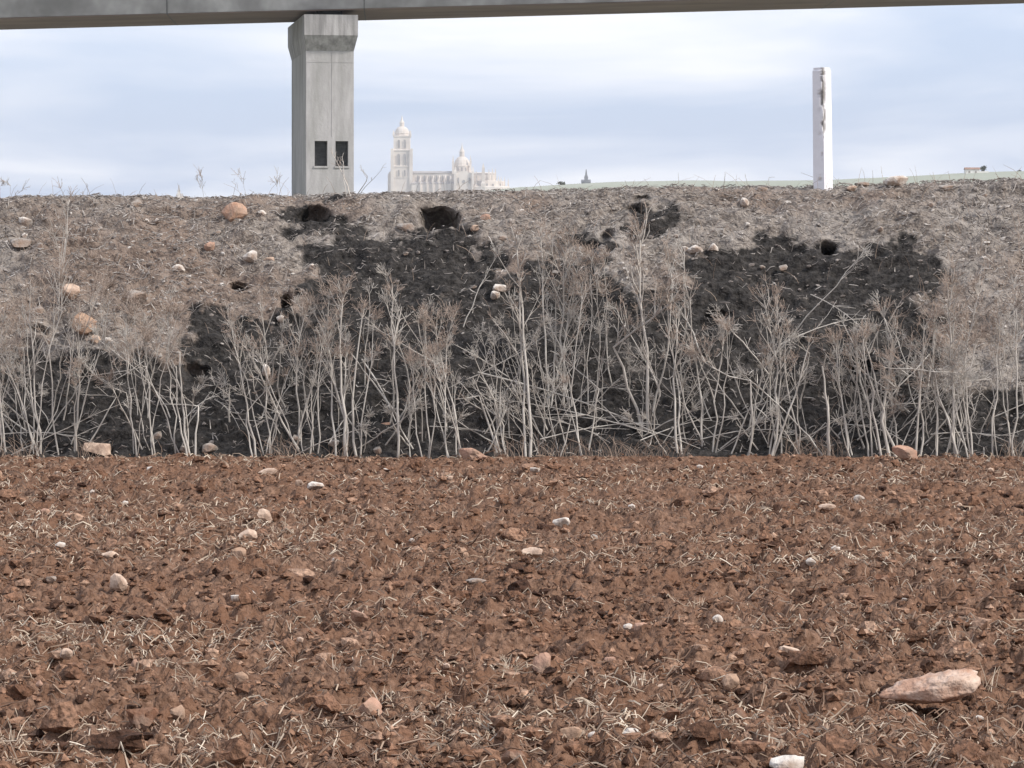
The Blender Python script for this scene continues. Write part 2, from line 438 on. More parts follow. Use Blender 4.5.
ii = np.arange(n0 - 1)[:, None] * n1_ + np.arange(n1_ - 1)[None, :]
Fq = np.stack([ii, ii + 1, ii + n1_ + 1, ii + n1_], -1).reshape(-1, 4)
me = mesh_np('bank', V, Fq, True)
reds = np.clip(fbm(u * 1.3, v * 1.6, 131, 3) * .8 + 0.1 + 0.7 * np.exp(-((PX - 110) / 140) ** 2 - ((PY - 270) / 70) ** 2), 0, 1)
set_attr(me, 'red', reds.ravel())
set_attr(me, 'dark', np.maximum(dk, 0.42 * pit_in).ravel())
bank = tag(link('bank', me, M['bank']), kind='structure')
DKG, VG = dk, V.reshape(n0, n1_, 3)
def bank_surface(x, s):
    """displaced position + darkness at grid nearest (x, s)"""
    i = np.clip(np.searchsorted(sl, s), 0, n0 - 1); j = np.clip(np.searchsorted(xs, x), 0, n1_ - 1)
    return VG[i, j], DKG[i, j], pit_in[i, j]
def bank_point(px, py):
    ys = np.linspace(FOOT - 0.1, 31.0, 1600)
    xr = (px - 512) / F * ys; zr = EYE + (HZ - py) / F * ys
    ii_ = np.clip(np.searchsorted(sl, (ys - FOOT) / (TOPY - FOOT)), 0, n0 - 1); jj_ = np.clip(np.searchsorted(xs, xr), 0, n1_ - 1)
    d_ = zr - SMZ[ii_, jj_]
    i = int(np.argmax(d_ <= 0)) if (d_ <= 0).any() else int(np.argmin(d_))
    return np.array([xr[i], ys[i], zr[i]])

# far land behind the bank, out to the horizon
def land_h(x, y):
    px = 512 + x / y * F
    rid = np.interp(px, [-3000, 350, 450, 520, 600, 820, 1024, 1400, 4000], [40, 50, 66, 77.5, 81, 84.5, 93, 96, 90])
    nearrow = np.interp(px, [-600, 0, 512, 1024, 1600], [50, 52, 60, 66, 70])
    ydist = np.asarray(y, float)
    a = np.empty(np.broadcast(px, ydist).shape)
    k1 = np.clip((ydist - 32) / 120, 0, 1); k2 = np.clip((ydist - 152) / 748, 0, 1); k3 = np.clip((ydist - 900) / 900, 0, 1)
    k2 = k2 * k2 * (3 - 2 * k2); k3 = k3 * k3 * (3 - 2 * k3)
    a = nearrow * (1 - k1) + 30 * k1
    a = a * (1 - k2) + rid * k2
    a = a * (1 - k3) + np.minimum(rid - 16, 56) * k3
    return EYE + a / F * ydist
ly = np.concatenate([np.geomspace(32.2, 860, 40), np.linspace(865, 935, 15), np.geomspace(960, 4300, 24)])
ls = np.concatenate([np.linspace(-1.5, -0.3, 8), np.linspace(-0.26, 0.26, 90), np.linspace(0.3, 1.5, 8)])
LY, LS = np.meshgrid(ly, ls, indexing='ij')
LX = LS * LY
LZ = land_h(LX, LY) + np.where(LY > 60, 0.0006, 0.0) * LY * fbm(LX / 40, LY / 60, 141, 3)
V = np.stack([LX, LY, LZ], -1).reshape(-1, 3)
ii = np.arange(len(ly) - 1)[:, None] * len(ls) + np.arange(len(ls) - 1)[None, :]
Fq = np.stack([ii, ii + 1, ii + len(ls) + 1, ii + len(ls)], -1).reshape(-1, 4)
tag(link('farmland', mesh_np('farmland', V, Fq, True), M['land']), kind='structure')

# ------------------------------------------------------------------ viaduct
D = 150.0; PXM = D / F
vx = (330 - 512) * PXM
ground_v = float(land_h(vx, D + 4))
via = empty('viaduct', (vx, D, ground_v - 0.3))
tag(via, 'grey concrete viaduct with one flared pier crossing above the bank', 'viaduct')
def zrow(py): return EYE + (HZ - py) * PXM - (ground_v - 0.3)
yaw = math.radians(9.2)
pier = empty('pier', (0, 0, 0), yaw); pier.parent = via
hw, hd = 1.12, 3.7
cyp = 3.7          # shaft front face at local y = 0
shaft = MB()
zs = [0, zrow(170), zrow(167), zrow(141), zrow(138), zrow(64), zrow(51)]
def ring(a, b0, b1, z): return [(-a, b0, z), (a, b0, z), (a, b1, z), (-a, b1, z)]
# shaft front split round the two openings: build as columns so that the recesses are real
zt = zrow(51); z0r, z1r = zrow(166), zrow(141)
ops = [(-0.70, -0.10), (0.28, 0.88)]
ops = [(x0 - 0.02, x1 - 0.02) for x0, x1 in ops]
edges = [-hw, ops[0][0], ops[0][1], ops[1][0], ops[1][1], hw]
REC = 0.55
shaft.box(-hw, hw, REC, 2 * hd, 0, zt)
shaft.box(-hw, hw, 0, REC - 0.003, 0, z0r)
shaft.box(-hw, hw, 0, REC - 0.003, z1r, zt)
for a, b in ((edges[0], edges[1]), (edges[2], edges[3]), (edges[4], edges[5])):
    shaft.box(a, b, 0.0, REC - 0.003, z0r, z1r)
so = shaft.build('shaft', M['concrete'], pier)
for a, b in ops:
    m_ = MB(); m_.box(a + 0.02, b - 0.02, REC - 0.12, REC - 0.004, z0r + 0.03, z1r - 0.02)
    nsl = 9
    for i in range(nsl):
        zz = z0r + 0.06 + (z1r - z0r - 0.12) * i / nsl
        m_.box(a + 0.03, b - 0.03, REC - 0.17, REC - 0.121, zz, zz + 0.07)
    m_.build('opening_grille', M['recess'], pier)
    m_ = MB(); m_.box(a - 0.05, b + 0.05, -0.05, 0.12, z0r - 0.09, z0r - 0.004)
    m_.build('opening_sill', M['concrete'], pier)
# raised formwork seams on the shaft front
m_ = MB(); m_.box(0.075, 0.115, -0.018, -0.002, zrow(136), zrow(52)); m_.box(-hw, hw, -0.012, -0.002, zrow(62.6), zrow(62)); m_.build('formwork_seam', M['concrete'], pier)
# flared cap
cap = MB()
ztop, zmid = zrow(15.5), zrow(36)
fl = 0.55; fs = 0.14
cap.rings([ring(hw + 0.002, -0.002, 2 * hd + .002, zt + 0.002), ring(hw + fs, -fl, 2 * hd + fl, zmid), ring(hw + fs, -fl, 2 * hd + fl, ztop)])
cap.build('pier_cap', M['cap'], pier)
for yy in (0.6, 6.4):
    m_ = MB(); m_.box(-0.6, 0.6, yy - 0.4, yy + 0.4, ztop, ztop + 0.30); m_.build('bearing', M['rubber'], pier)
# box girder, gently climbing to the right, split in cast segments
dyaw = math.radians(2.0)
deck = empty('deck', (0, 0, 0), dyaw); deck.parent = via
zb0 = zrow(9.5)          # front bottom edge over the pier
grade = 0.0285
yf, yb = -0.25, 6.6
segs = [-150, -75, -45, -24.0, -7.6, 1.6, 24, 48, 75, 110, 150]
bands = []
for i in range(len(segs) - 1):
    xa, xb = segs[i] + 0.004, segs[i + 1] - 0.004
    def zz(x): return zb0 + grade * x
    m_ = MB()
    def prof(x):
        z = zz(x)
        return [(x, yf, z), (x, yb, z), (x, yb + 0.5, z + 2.3), (x, yb + 1.9, z + 2.75), (x, yb + 1.9, z + 3.1), (x, yf - 1.9, z + 3.1), (x, yf - 1.9, z + 2.75), (x, yf - 0.5, z + 2.3)]
    m_.rings([list(reversed(prof(xa))), list(reversed(prof(xb)))])
    g = m_.build('girder_segment', M['girder'], deck)
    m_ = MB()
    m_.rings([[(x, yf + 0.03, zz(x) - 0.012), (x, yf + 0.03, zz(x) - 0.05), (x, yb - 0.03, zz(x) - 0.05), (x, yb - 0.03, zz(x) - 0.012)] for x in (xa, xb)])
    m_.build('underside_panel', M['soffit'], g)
    m_ = MB()
    m_.rings([[(x, yf - 0.006, zz(x) - 0.056), (x, yf - 0.506, zz(x) + 2.3), (x, yb + 0.506, zz(x) + 2.3), (x, yb + 0.006, zz(x) - 0.056)] for x in (xb - 0.012, xb + 0.026)])
    m_.build('expansion_joint', M['recess'], g)

# ------------------------------------------------------------------ cathedral on the far hill (1 m per pixel at 3.2 km)
CD = 3200.0
cath = empty('cathedral', ((448 - 512) * CD / F, CD, EYE + (HZ - 206) * CD / F))
tag(cath, 'pale limestone cathedral with tall domed bell tower on the skyline', 'cathedral')
def cx_(px): return px - 448.0
def cz_(py): return 206.0 - py
def cpart(name, mat, fn, parent=None):
    m_ = MB(); fn(m_); return m_.build(name, M[mat], parent or cath)
def opening(x0, x1, py0, py1, yfront, parent, name='window'):
    """pointed-arch dark panel with a stone surround standing proud of the wall"""
    z0, z1 = cz_(py1), cz_(py0); xm = (x0 + x1) / 2; w = (x1 - x0) / 2
    m_ = MB()
    pts = [(x0, z0), (x1, z0), (x1, z1 - w), (xm + w * .7, z1 - w * .3), (xm, z1), (xm - w * .7, z1 - w * .3), (x0, z1 - w)]
    m_.rings([[(x, yfront - 0.30, z) for x, z in pts], [(x, yfront - 0.02, z) for x, z in pts]])
    o = m_.build(name, M['opening'], parent)
    m_ = MB()
    m_.box(x0 - .5, x0 - .05, yfront - .7, yfront - 0.03, z0 - .5, z1 - w); m_.box(x1 + .05, x1 + .5, yfront - .7, yfront - 0.03, z0 - .5, z1 - w)
    m_.box(x0 - .04, x1 + .04, yfront - .7, yfront - .31, z0 - .5, z0 - .02)
    m_.build('window_surround', M['limestone'], o)
    return o
# bell tower
def f(m_):
    X0 = cx_(402)
    m_.rectlathe([(9.5, 9.5, 0), (9.5, 9.5, cz_(166)), (9.0, 9.0, cz_(165.4)), (9.0, 9.0, cz_(151.5)), (9.6, 9.6, cz_(151)), (9.6, 9.6, cz_(150)), (8.2, 8.2, cz_(149.4)), (8.2, 8.2, cz_(137.5)), (8.8, 8.8, cz_(137)), (8.8, 8.8, cz_(136))], X0, 0)
tower = cpart('bell_tower', 'limestone', f)
cpart('tower_cornice', 'limestone', lambda m_: [m_.box(cx_(402) - 10, cx_(402) + 10, -10, 10, cz_(a), cz_(a) + .9) for a in (167.5, 178)])
for sx_ in (-1, 1):
    cpart('tower_buttress', 'limestone', lambda m_: m_.rings([[(cx_(402) + sx_ * 9.4 - 1.6, -11, z), (cx_(402) + sx_ * 9.4 + 1.6 + e * (sx_ < 0), -11, z), (cx_(402) + sx_ * 9.4 + 1.6, -7, z), (cx_(402) + sx_ * 9.4 - 1.6 - e, -7, z)] for z, e in ((0, 0.), (cz_(172), 0.), (cz_(152), 0.), (cz_(149), -0.6))]))
cpart('tower_annex', 'limestone', lambda m_: m_.rings([[(cx_(388), -6, 0), (cx_(392.2), -6, 0), (cx_(392.2), 6, 0), (cx_(388), 6, 0)], [(cx_(388), -6, cz_(175)), (cx_(392.2), -6, cz_(175)), (cx_(392.2), 6, cz_(175)), (cx_(388), 6, cz_(175))], [(cx_(389.5), -6, cz_(172)), (cx_(392.2), -6, cz_(171)), (cx_(392.2), 6, cz_(171)), (cx_(389.5), 6, cz_(172))]]))
for xx in (397.6, 403.6):
    opening(cx_(xx), cx_(xx + 2.8), 154, 166, -9.0, tower, 'belfry_opening')
    opening(cx_(xx + .3), cx_(xx + 2.5), 140, 148.5, -8.2, tower, 'belfry_opening')
    opening(cx_(xx + .6), cx_(xx + 2.2), 170, 176.5, -9.5, tower, 'belfry_opening')
for xx in (393.8, 410.2):
    for yy in (-8.2, 8.2):
        cpart('pinnacle', 'limestone', lambda m_: m_.rectlathe([(.9, .9, cz_(136)), (.9, .9, cz_(134)), (.25, .25, cz_(130.5))], cx_(xx), yy))
cpart('tower_drum', 'limestone', lambda m_: m_.lathe([(7.2, cz_(136.2)), (7.2, cz_(134)), (7.7, cz_(133.6)), (7.7, cz_(133))], cx_(402), 0, 8, math.pi / 8))
cpart('tower_dome', 'limestone', lambda m_: m_.lathe([(7.1, cz_(133.2)), (6.8, cz_(131)), (5.9, cz_(129)), (4.3, cz_(127.3)), (2.4, cz_(126.6))], cx_(402), 0, 16))
cpart('tower_lantern', 'limestone', lambda m_: m_.lathe([(2.3, cz_(126.8)), (2.3, cz_(123)), (2.7, cz_(122.8)), (2.1, cz_(122)), (1.1, cz_(120)), (.55, cz_(117.5)), (.15, cz_(115.5))], cx_(402), 0, 8))
# nave, clerestory, aisles
cpart('nave', 'limestone', lambda m_: m_.box(cx_(411), cx_(480), -6, 12, 0, cz_(173.2)))
cpart('nave_roof', 'lime_roof', lambda m_: m_.rings([[(x, -7, cz_(173.1)), (x, 3, cz_(171.0)), (x, 13, cz_(173.1))] for x in (cx_(411.2), cx_(454))]))
cpart('aisle', 'limestone', lambda m_: m_.box(cx_(412), cx_(456), -15, -6.05, 0, cz_(184)))
cpart('aisle_roof', 'lime_roof', lambda m_: m_.rings([[(x, -15.6, cz_(184) + .05), (x, -6.06, cz_(184) + .05), (x, -6.06, cz_(181.8))] for x in (cx_(412), cx_(456))]))
for xx in (418, 424.5, 430.5, 436.5, 442.5, 448):
    opening(cx_(xx - 1.0), cx_(xx + 1.0), 175.5, 181, -6, cath, 'nave_window')
    cpart('flying_buttress', 'limestone', lambda m_: (m_.box(cx_(xx + 2.4), cx_(xx + 3.4), -17, -15.05, 0, cz_(181.5)), m_.rectlathe([(.5, .9, cz_(181.4)), (.1, .1, cz_(178.6))], cx_(xx + 2.9), -16), m_.rings([[(cx_(xx + 2.55), -15.9, cz_(182.8)), (cx_(xx + 2.55), -6.1, cz_(177)), (cx_(xx + 2.55), -6.1, cz_(175.6)), (cx_(xx + 2.55), -15.9, cz_(181.6))], [(cx_(xx + 3.25), -15.9, cz_(182.8)), (cx_(xx + 3.25), -6.1, cz_(177)), (cx_(xx + 3.25), -6.1, cz_(175.6)), (cx_(xx + 3.25), -15.9, cz_(181.6))]])))
# transept front, crossing drum and dome
cpart('transept', 'limestone', lambda m_: m_.rings([[(cx_(455), -20, z) for z in ()] or [(cx_(455.5), y, 0), (cx_(473), y, 0), (cx_(473), y, cz_(174)), (cx_(464), y, cz_(171)), (cx_(455.5), y, cz_(174))] for y in (-20, 20)]))
cpart('rose_window', 'opening', lambda m_: m_.rings([[(cx_(464) + 1.6 * math.cos(a * math.pi / 6), y, cz_(182) + 1.6 * math.sin(a * math.pi / 6)) for a in range(12)] for y in (-20.3, -20.02)]))
opening(cx_(468.6), cx_(470.6), 178, 184, -20, cath, 'transept_window'); opening(cx_(457.6), cx_(459.4), 178, 184, -20, cath, 'transept_window')
for xx in (455.6, 473.2):
    cpart('transept_buttress', 'limestone', lambda m_: m_.rectlathe([(1.3, 1.3, 0), (1.3, 1.3, cz_(172)), (.9, .9, cz_(171)), (.12, .12, cz_(166.5))], cx_(xx), -21))
drum = cpart('crossing_drum', 'limestone', lambda m_: m_.lathe([(9.2, cz_(173)), (9.2, cz_(167)), (9.8, cz_(166.6)), (9.8, cz_(165.6))], cx_(462), 0, 8, math.pi / 8))
for xx in (457.3, 461.2, 465):
    opening(cx_(xx), cx_(xx + 1.6), 167.5, 171.5, -8.6, drum, 'drum_window')
cpart('crossing_dome', 'limestone', lambda m_: m_.lathe([(8.0, cz_(165.7)), (7.7, cz_(163)), (6.7, cz_(160.3)), (5.0, cz_(158)), (2.8, cz_(156.6))], cx_(462), 0, 16))
cpart('dome_lantern', 'limestone', lambda m_: m_.lathe([(2.5, cz_(156.8)), (2.5, cz_(152)), (2.9, cz_(151.8)), (2.0, cz_(150.4)), (1.1, cz_(148.4)), (.5, cz_(146)), (.15, cz_(142.5))], cx_(462), 0, 8))
for xx in (453.2, 470.6):
    cpart('pinnacle', 'limestone', lambda m_: m_.rectlathe([(1.0, 1.0, cz_(174)), (1.0, 1.0, cz_(161)), (.7, .7, cz_(160.5)), (.12, .12, cz_(155.5))], cx_(xx), -7))
# apse: stepped chapels with pinnacles
cpart('apse', 'limestone', lambda m_: m_.lathe([(13, 0), (13, cz_(173.4)), (12, cz_(172.6))], cx_(483), 3, 12))
cpart('apse_parapet', 'lime_roof', lambda m_: m_.lathe([(13.3, cz_(174.5)), (13.3, cz_(173.6))], cx_(483), 3, 12))
cpart('ambulatory', 'limestone', lambda m_: m_.lathe([(20, 0), (20, cz_(181.5)), (19.2, cz_(181))], cx_(484), 3, 14))
cpart('chapel_ring', 'limestone', lambda m_: m_.lathe([(25, 0), (25, cz_(187)), (24, cz_(186.4))], cx_(485), 3, 16))
for xx, yy, b_, t_, w in ((483.5, -19, 188, 163.5, 1.5), (476.5, -16, 190, 171, 1.0), (489, -14, 188, 169.5, 1.0), (492.5, -12, 188, 168.5, 1.0), (495.5, -8, 188, 169, 1.0), (498.5, -10, 190, 176, .9), (501, -8, 190, 176.5, .9), (504.5, -4, 192, 177.5, .9), (508.3, 0, 195, 178.5, .9)):
    cpart('apse_buttress', 'limestone', lambda m_: m_.rectlathe([(w * 1.6, w * 1.6, 0), (w * 1.6, w * 1.6, cz_(b_ - 4)), (w, w, cz_(b_ - 6)), (w * .9, w * .9, cz_(t_ + 5)), (.12, .12, cz_(t_))], cx_(xx), yy))
for xx in (487, 493, 500):
    opening(cx_(xx - .8), cx_(xx + .8), 184, 189, {487: -17.4, 493: -15, 500: -9.5}[xx], cath, 'apse_window')

# far churches on the horizon
def far_church(px, Dd, base_py, ridge_py, roof_py, tip_py, tw, bw, label, wall, roofm):
    k = Dd / F
    b = empty('far_church', ((px - 512) * k, Dd, EYE + (HZ - base_py) * k))
    tag(b, label, 'church', 'small churches far off on the skyline')
    z = lambda p: (base_py - p) * k
    m_ = MB(); m_.box(-bw * k / 2, bw * k / 2, -4, 6, 0, z(ridge_py + 2.6)); m_.build('wall', M[wall], b)
    m_ = MB(); m_.rings([[(x, -4.3, z(ridge_py + 2.55)), (x, 1, z(ridge_py)), (x, 6.3, z(ridge_py + 2.55))] for x in (-bw * k / 2 - .2, bw * k / 2 + .2)]); m_.build('roof', M[roofm], b)
    m_ = MB(); m_.rectlathe([(tw * k / 2, tw * k / 2, 0), (tw * k / 2, tw * k / 2, z(roof_py))], 0, -5.5); t = m_.build('tower', M[wall], b)
    m_ = MB(); m_.rectlathe([(tw * k / 2 + .25, tw * k / 2 + .25, z(roof_py) + .02), (tw * k / 3.2, tw * k / 3.2, z(roof_py - 2)), (.25, .25, z(tip_py))], 0, -5.5); m_.build('spire', M[roofm], t)
far_church(586, 2500, 200, 179.5, 177.5, 169.5, 3.6, 9, 'tiny dark church with pointed spire on the horizon right of the cathedral', 'slate', 'slate')
far_church(179.5, 2900, 206, 193.5, 191.5, 185, 2.6, 6, 'tiny pale church spire on the horizon left of the viaduct pier', 'limestone', 'lime_roof')

# farm on the ridge at the right, with trees
def ridge_pt(px, y=900.0):
    x = (px - 512) / F * y
    return x, y, float(land_h(np.array(x), np.array(y)))
x, y, z = ridge_pt(972)
farm = empty('farm_building', (x, y, z - 0.6)); tag(farm, 'low white farm building on the far ridge at the right', 'building')
m_ = MB(); m_.box(-2.0, 2.0, -1.5, 1.5, 0, 1.9); m_.box(2.003, 4.6, -1.2, 1.2, 0, 1.4); m_.build('wall', M['farwall'], farm)
m_ = MB(); m_.rings([[(xx, -1.7, 1.9), (xx, 0, 2.5), (xx, 1.7, 1.9)] for xx in (-2.15, 2.15)]); m_.build('roof', M['farroof'], farm)
for xx in (-1.2, 0.6):
    m_ = MB(); m_.box(xx, xx + .5, -1.56, -1.503, 0.9, 1.5); m_.build('window', M['opening'], farm)
def small_tree(px, yd, w, h, label, trunk_h, group=None, sink=0.3):
    x, y, z = ridge_pt(px, yd)
    t = empty('tree', (x, y, z - sink)); tag(t, label, 'tree', group)
    r = np.random.default_rng(int(px))
    P = [[(0, 0, 0), (0.05 * w, 0, trunk_h * .6), (0, 0, trunk_h + h * .4)]]; R = [[0.05 * w + .04, .04 * w + .03, .02 * w]]
    for i in range(6):
        a = r.uniform(0, 6.28); P.append([(0, 0, trunk_h * .8), (math.cos(a) * w * .2, math.sin(a) * w * .2, trunk_h + h * .2), (math.cos(a) * w * .38, math.sin(a) * w * .38, trunk_h + h * r.uniform(.3, .7))]); R.append([.03 * w, .02 * w, .01 * w])
    V, Fc = tubes(np.array(P), np.array(R), 5)
    link('trunk', mesh_np('trunk', V, Fc, True), M['bark'], t)
    n = 420
    c = rand_unit(r, 9) * r.uniform(.2, .36, (9, 1)) * np.array([w, w, h]) + np.array([0, 0, trunk_h + h * .5])
    p = c[r.integers(0, 9, n)] + r.normal(size=(n, 3)) * np.array([w, w, h]) * 0.10
    a = rand_unit(r, n) * w * .06; b = np.cross(a, rand_unit(r, n))
    V = np.stack([p - a - b, p + a - b * .4, p + a * .7 + b, p - a * .5 + b * .8], 1).reshape(-1, 3)
    Fc = np.arange(n * 4).reshape(-1, 4)
    link('crown', mesh_np('crown', V, Fc), M['leaf'], t)
small_tree(983.5, 905, 2.2, 2.0, 'small dark tree beside the far white farm building', 0.9)
small_tree(561, 905, 2.3, 1.5, 'rounded dark bush on the horizon left of the tiny dark church', 0.15)
small_tree(1019, 905, 1.6, 0.8, 'low dark bush on the far ridge at the right edge', 0.1)

# ------------------------------------------------------------------ white post on the bank crest
px0, py0 = 820, 185.5
pp = bank_point(px0, 188.0)
pk = 29.5 / F
post_h = (186 - 66.5) * pk
n = 130
a = 0.064
bm_v = []; chips = []
ringp = []
per = [(-a, -a), (-a * .3, -a), (a * .3, -a), (a * .72, -a), (a * .9, -a), (a, -a), (a, -a * .9), (a, -a * .72), (a, -a * .3), (a, a * .3), (a, a), (0, a), (-a, a), (-a, 0)]
zs_ = np.linspace(-0.15, post_h, n)
V = []; CH = []
for iz, z in enumerate(zs_):
    hfr = z / post_h
    for (x, y) in per:
        sc = 1.0 - 0.05 * hfr
        if z > post_h - 0.02: sc *= 0.9
        px_, py_ = x * sc, y * sc
        c = 0.0
        g = 0.0
        if (x > a * .2 and y == -a) or (x == a and y < a * -.2):       # the front edge: knocked-off paint and concrete
            wob = float(fbm(np.array(z * 14.0), np.array(x * 60 + y * 60.), 7, 3))
            amount = 1.15 * max(0, 1 - abs(hfr - 0.78) / 0.26) + 0.6 * max(0, 1 - abs(hfr - 0.52) / 0.10) + 0.5 * (hfr > .93)
            near = 1.0 if (x == a and y == -a) else (0.9 if abs(x) > .85 * a and abs(y) > .85 * a else (0.6 if abs(x) > .7 * a and abs(y) > .7 * a else 0.12))
            c = min(1, max(0, (amount * near + wob * 0.30 - 0.18) * 2.6))
            g = c * 0.016
        l = math.hypot(px_, py_)
        V.append((px_ * (1 - g / l), py_ * (1 - g / l), z)); CH.append(c)
k = len(per)
Fq = [(i * k + j, i * k + (j + 1) % k, (i + 1) * k + (j + 1) % k, (i + 1) * k + j) for i in range(n - 1) for j in range(k)]
me = bpy.data.meshes.new('post'); me.from_pydata(V, [], Fq + [tuple((n - 1) * k + j for j in range(k))]); me.update()
set_attr(me, 'chip', CH)
post = link('marker_post', me, M['post'], None, (pp[0], 29.5, pp[2] - 0.0))
post.rotation_euler = (0.0, math.radians(-0.8), math.radians(47 - 90))
tag(post, 'white painted square marker post with chipped edge standing on the bank crest', 'post')

# ------------------------------------------------------------------ stones
def stone(px, py, w, h, colour, label, where, group=None, seed=None, flat=None, planes=9, sub=2, tilt=None):
    r = np.random.default_rng(seed or int(px * 7 + py * 13))
    if where == 'f':
        x, d = on_field(px, py)
        for _ in range(3):
            q = np.linspace(-1, 1, 7); gx2, gy2 = np.meshgrid(q * w * .5 * d / F, q * .09 - .06)
            base = float(np.percentile(field_h(x + gx2, d + gy2), 88)) + .006
            zc2 = base + h * d / F * .34
            d = (EYE - zc2) * F / (py - HZ); x = (px - 512) / F * d
        c = np.array([x, d, zc2]); k = d / F
    else:
        c = bank_point(px, py); k = c[1] / F
    V, Fc = rock_shape(sub, r, planes + 3, .6 if colour == 'clodstone' else .26, .5)
    sxy = w * k * .57; sz = h * k * .58
    ext = np.abs(V).max(0)
    V = V / ext
    dep = r.uniform(.75, 1.1) * max(sz, sxy * 0.7)
    an = tilt if tilt is not None else r.uniform(-.35, .35) * (1 if w < 40 else .3)
    V = V * np.array([sxy, dep, sz * 1.12])
    cc, ss = math.cos(an * sz / max(sxy, 1e-6)), math.sin(an * sz / max(sxy, 1e-6))
    V = np.stack([V[:, 0] * cc - V[:, 2] * ss, V[:, 1], V[:, 0] * ss + V[:, 2] * cc], 1)
    lift = sz * 0.8
    me = mesh_np('stone', V, Fc, False)
    o = link('stone', me, M['st_' + colour], None, (c[0], c[1] - (dep * .5 if where == 'b' else 0), c[2] + 0.0))
    tag(o, label, 'stone', group); return o
BP = 'pebbles lying on the bank'; FP = 'pebbles lying on the ploughed field'
BANK_ST = [
 (236, 213, 27, 18, 'orange', 'large orange angular rock high on the bank left of the pier'),
 (252, 257, 17, 11, 'white', 'clean white stone on the bank below the large orange rock'),
 (178.5, 268.5, 13, 7, 'white', 'flat white stone on the bank down left of the orange rock'),
 (269, 260, 10, 6, 'cream', 'small tan stone just right of the clean white stone'),
 (25.5, 222, 13, 8, 'white', 'pale stone near the top of the bank at the far left'),
 (20, 244, 22, 10, 'grey', 'broad flat grey stone on the bank near the left edge'),
 (41, 246, 8, 6, 'grey', 'small grey stone beside the broad flat grey stone'),
 (138, 205, 12, 9, 'grey', 'greyish white stone at the crest midway between left edge and pier'),
 (262, 213, 8, 5, 'white', 'little pale stone right of the large orange rock'),
 (217, 233, 8, 5, 'grey', 'little grey stone under the large orange rock'),
 (211, 247, 12, 9, 'pink', 'small reddish stone below left of the large orange rock'),
 (71, 293, 17, 15, 'cream', 'rounded pale orange stone among dry grass above the left weeds'),
 (84.5, 325, 25, 18, 'tan', 'big rounded tan orange rock amid the left weeds'),
 (38, 314, 23, 18, 'grey', 'big grey tan rock with a dark hollow under it at the left'),
 (135, 298, 24, 13, 'grey', 'wide greyish rock in dry grass above the left thicket'),
 (107, 342, 11, 8, 'white', 'small white stone right below the big tan orange rock'),
 (95.5, 339, 10, 8, 'cream', 'small cream stone touching below the big tan orange rock'),
 (175, 305, 7, 6, 'grey', 'small grey stone on dark soil right of the wide greyish rock'),
 (311.6, 267, 6, 8, 'white', 'upright white chip on the dark soil beneath the pier'),
 (281, 319, 8, 6, 'white', 'small white stone under the small round burrow'),
 (266, 371, 8, 12, 'white', 'tall white stone behind weed stems below the small round burrow'),
 (209, 448, 17, 11, 'grey', 'greyish rock at the foot of the bank on the left'),
 (98, 449, 26, 11, 'cream', 'low pale rock at the foot of the bank under the left weeds'),
 (157, 436, 9, 8, 'grey', 'small grey stone near the bank foot between left weeds'),
 (297, 438, 8, 6, 'grey', 'small grey stone near the bank foot left below the pier'),
 (333.5, 443, 11, 8, 'white', 'pale stone near the bank foot right below the pier'),
 (378, 451, 9, 7, 'grey', 'grey stone at the bank foot below the cathedral tower'),
 (386, 425, 9, 6, 'pink', 'small pinkish stone low on the black slope below the cathedral tower'),
 (407, 227, 18, 8, 'grey', 'flat grey slab left of the largest burrow mouth'),
 (475, 228, 9, 5, 'cream', 'small cream stone right below the largest burrow mouth'),
 (486, 219, 11, 10, 'pink', 'pinkish stone right of the largest burrow mouth'),
 (499, 288, 13, 7, 'white', 'upper of two white stones on the black patch mid bank'),
 (496, 296, 10, 9, 'white', 'lower rounder of two white stones on the black patch mid bank'),
 (502, 238, 10, 5, 'grey', 'small grey stone above the two white stones mid bank'),
 (745, 202, 9, 8, 'white', 'single bright white stone high on the bank left of the post'),
 (761, 190, 13, 6, 'grey', 'grey stone on the crest left of the post'),
 (695, 250, 15, 8, 'white', 'left flatter white stone at the edge of the right black patch'),
 (713, 247.5, 10, 7, 'white', 'right white stone of the pair at the edge of the right black patch'),
 (782, 268, 10, 6, 'grey', 'dull grey stone lying in the right black patch'),
 (896, 181, 24, 8, 'white', 'whitish slab resting on the crest right of the post'),
 (947, 188, 16, 7, 'grey', 'pale grey stone on the crest near the right edge'),
 (863, 185, 16, 5, 'grey', 'thin grey slab on the crest between post and whitish slab'),
 (851, 189, 10, 5, 'cream', 'small cream stone on the crest close right of the post'),
]
for s in BANK_ST: stone(*s[:5], s[5], 'b')
for ip, (px, py, w, h) in enumerate(sorted(((157, 221, 6, 5), (147, 221, 5, 4), (202, 289, 6, 5), (48, 342, 5, 5), (474, 287, 6, 4), (406, 254, 6, 4), (762, 267, 6, 4), (685, 249, 7, 5), (184, 449, 7, 7), (25, 236, 6, 5), (232, 246, 6, 4), (560, 232, 6, 4), (676, 236, 6, 4), (905, 214, 6, 5), (880, 229, 6, 5), (984, 196, 7, 5), (930, 205, 7, 5)))):
    stone(px, py, w, h, 'white' if (px * 3) % 2 else 'grey', 'tiny pale pebble, ' + ordinal(ip + 1) + ' from left of those on the bank slope', 'b', BP, sub=1)
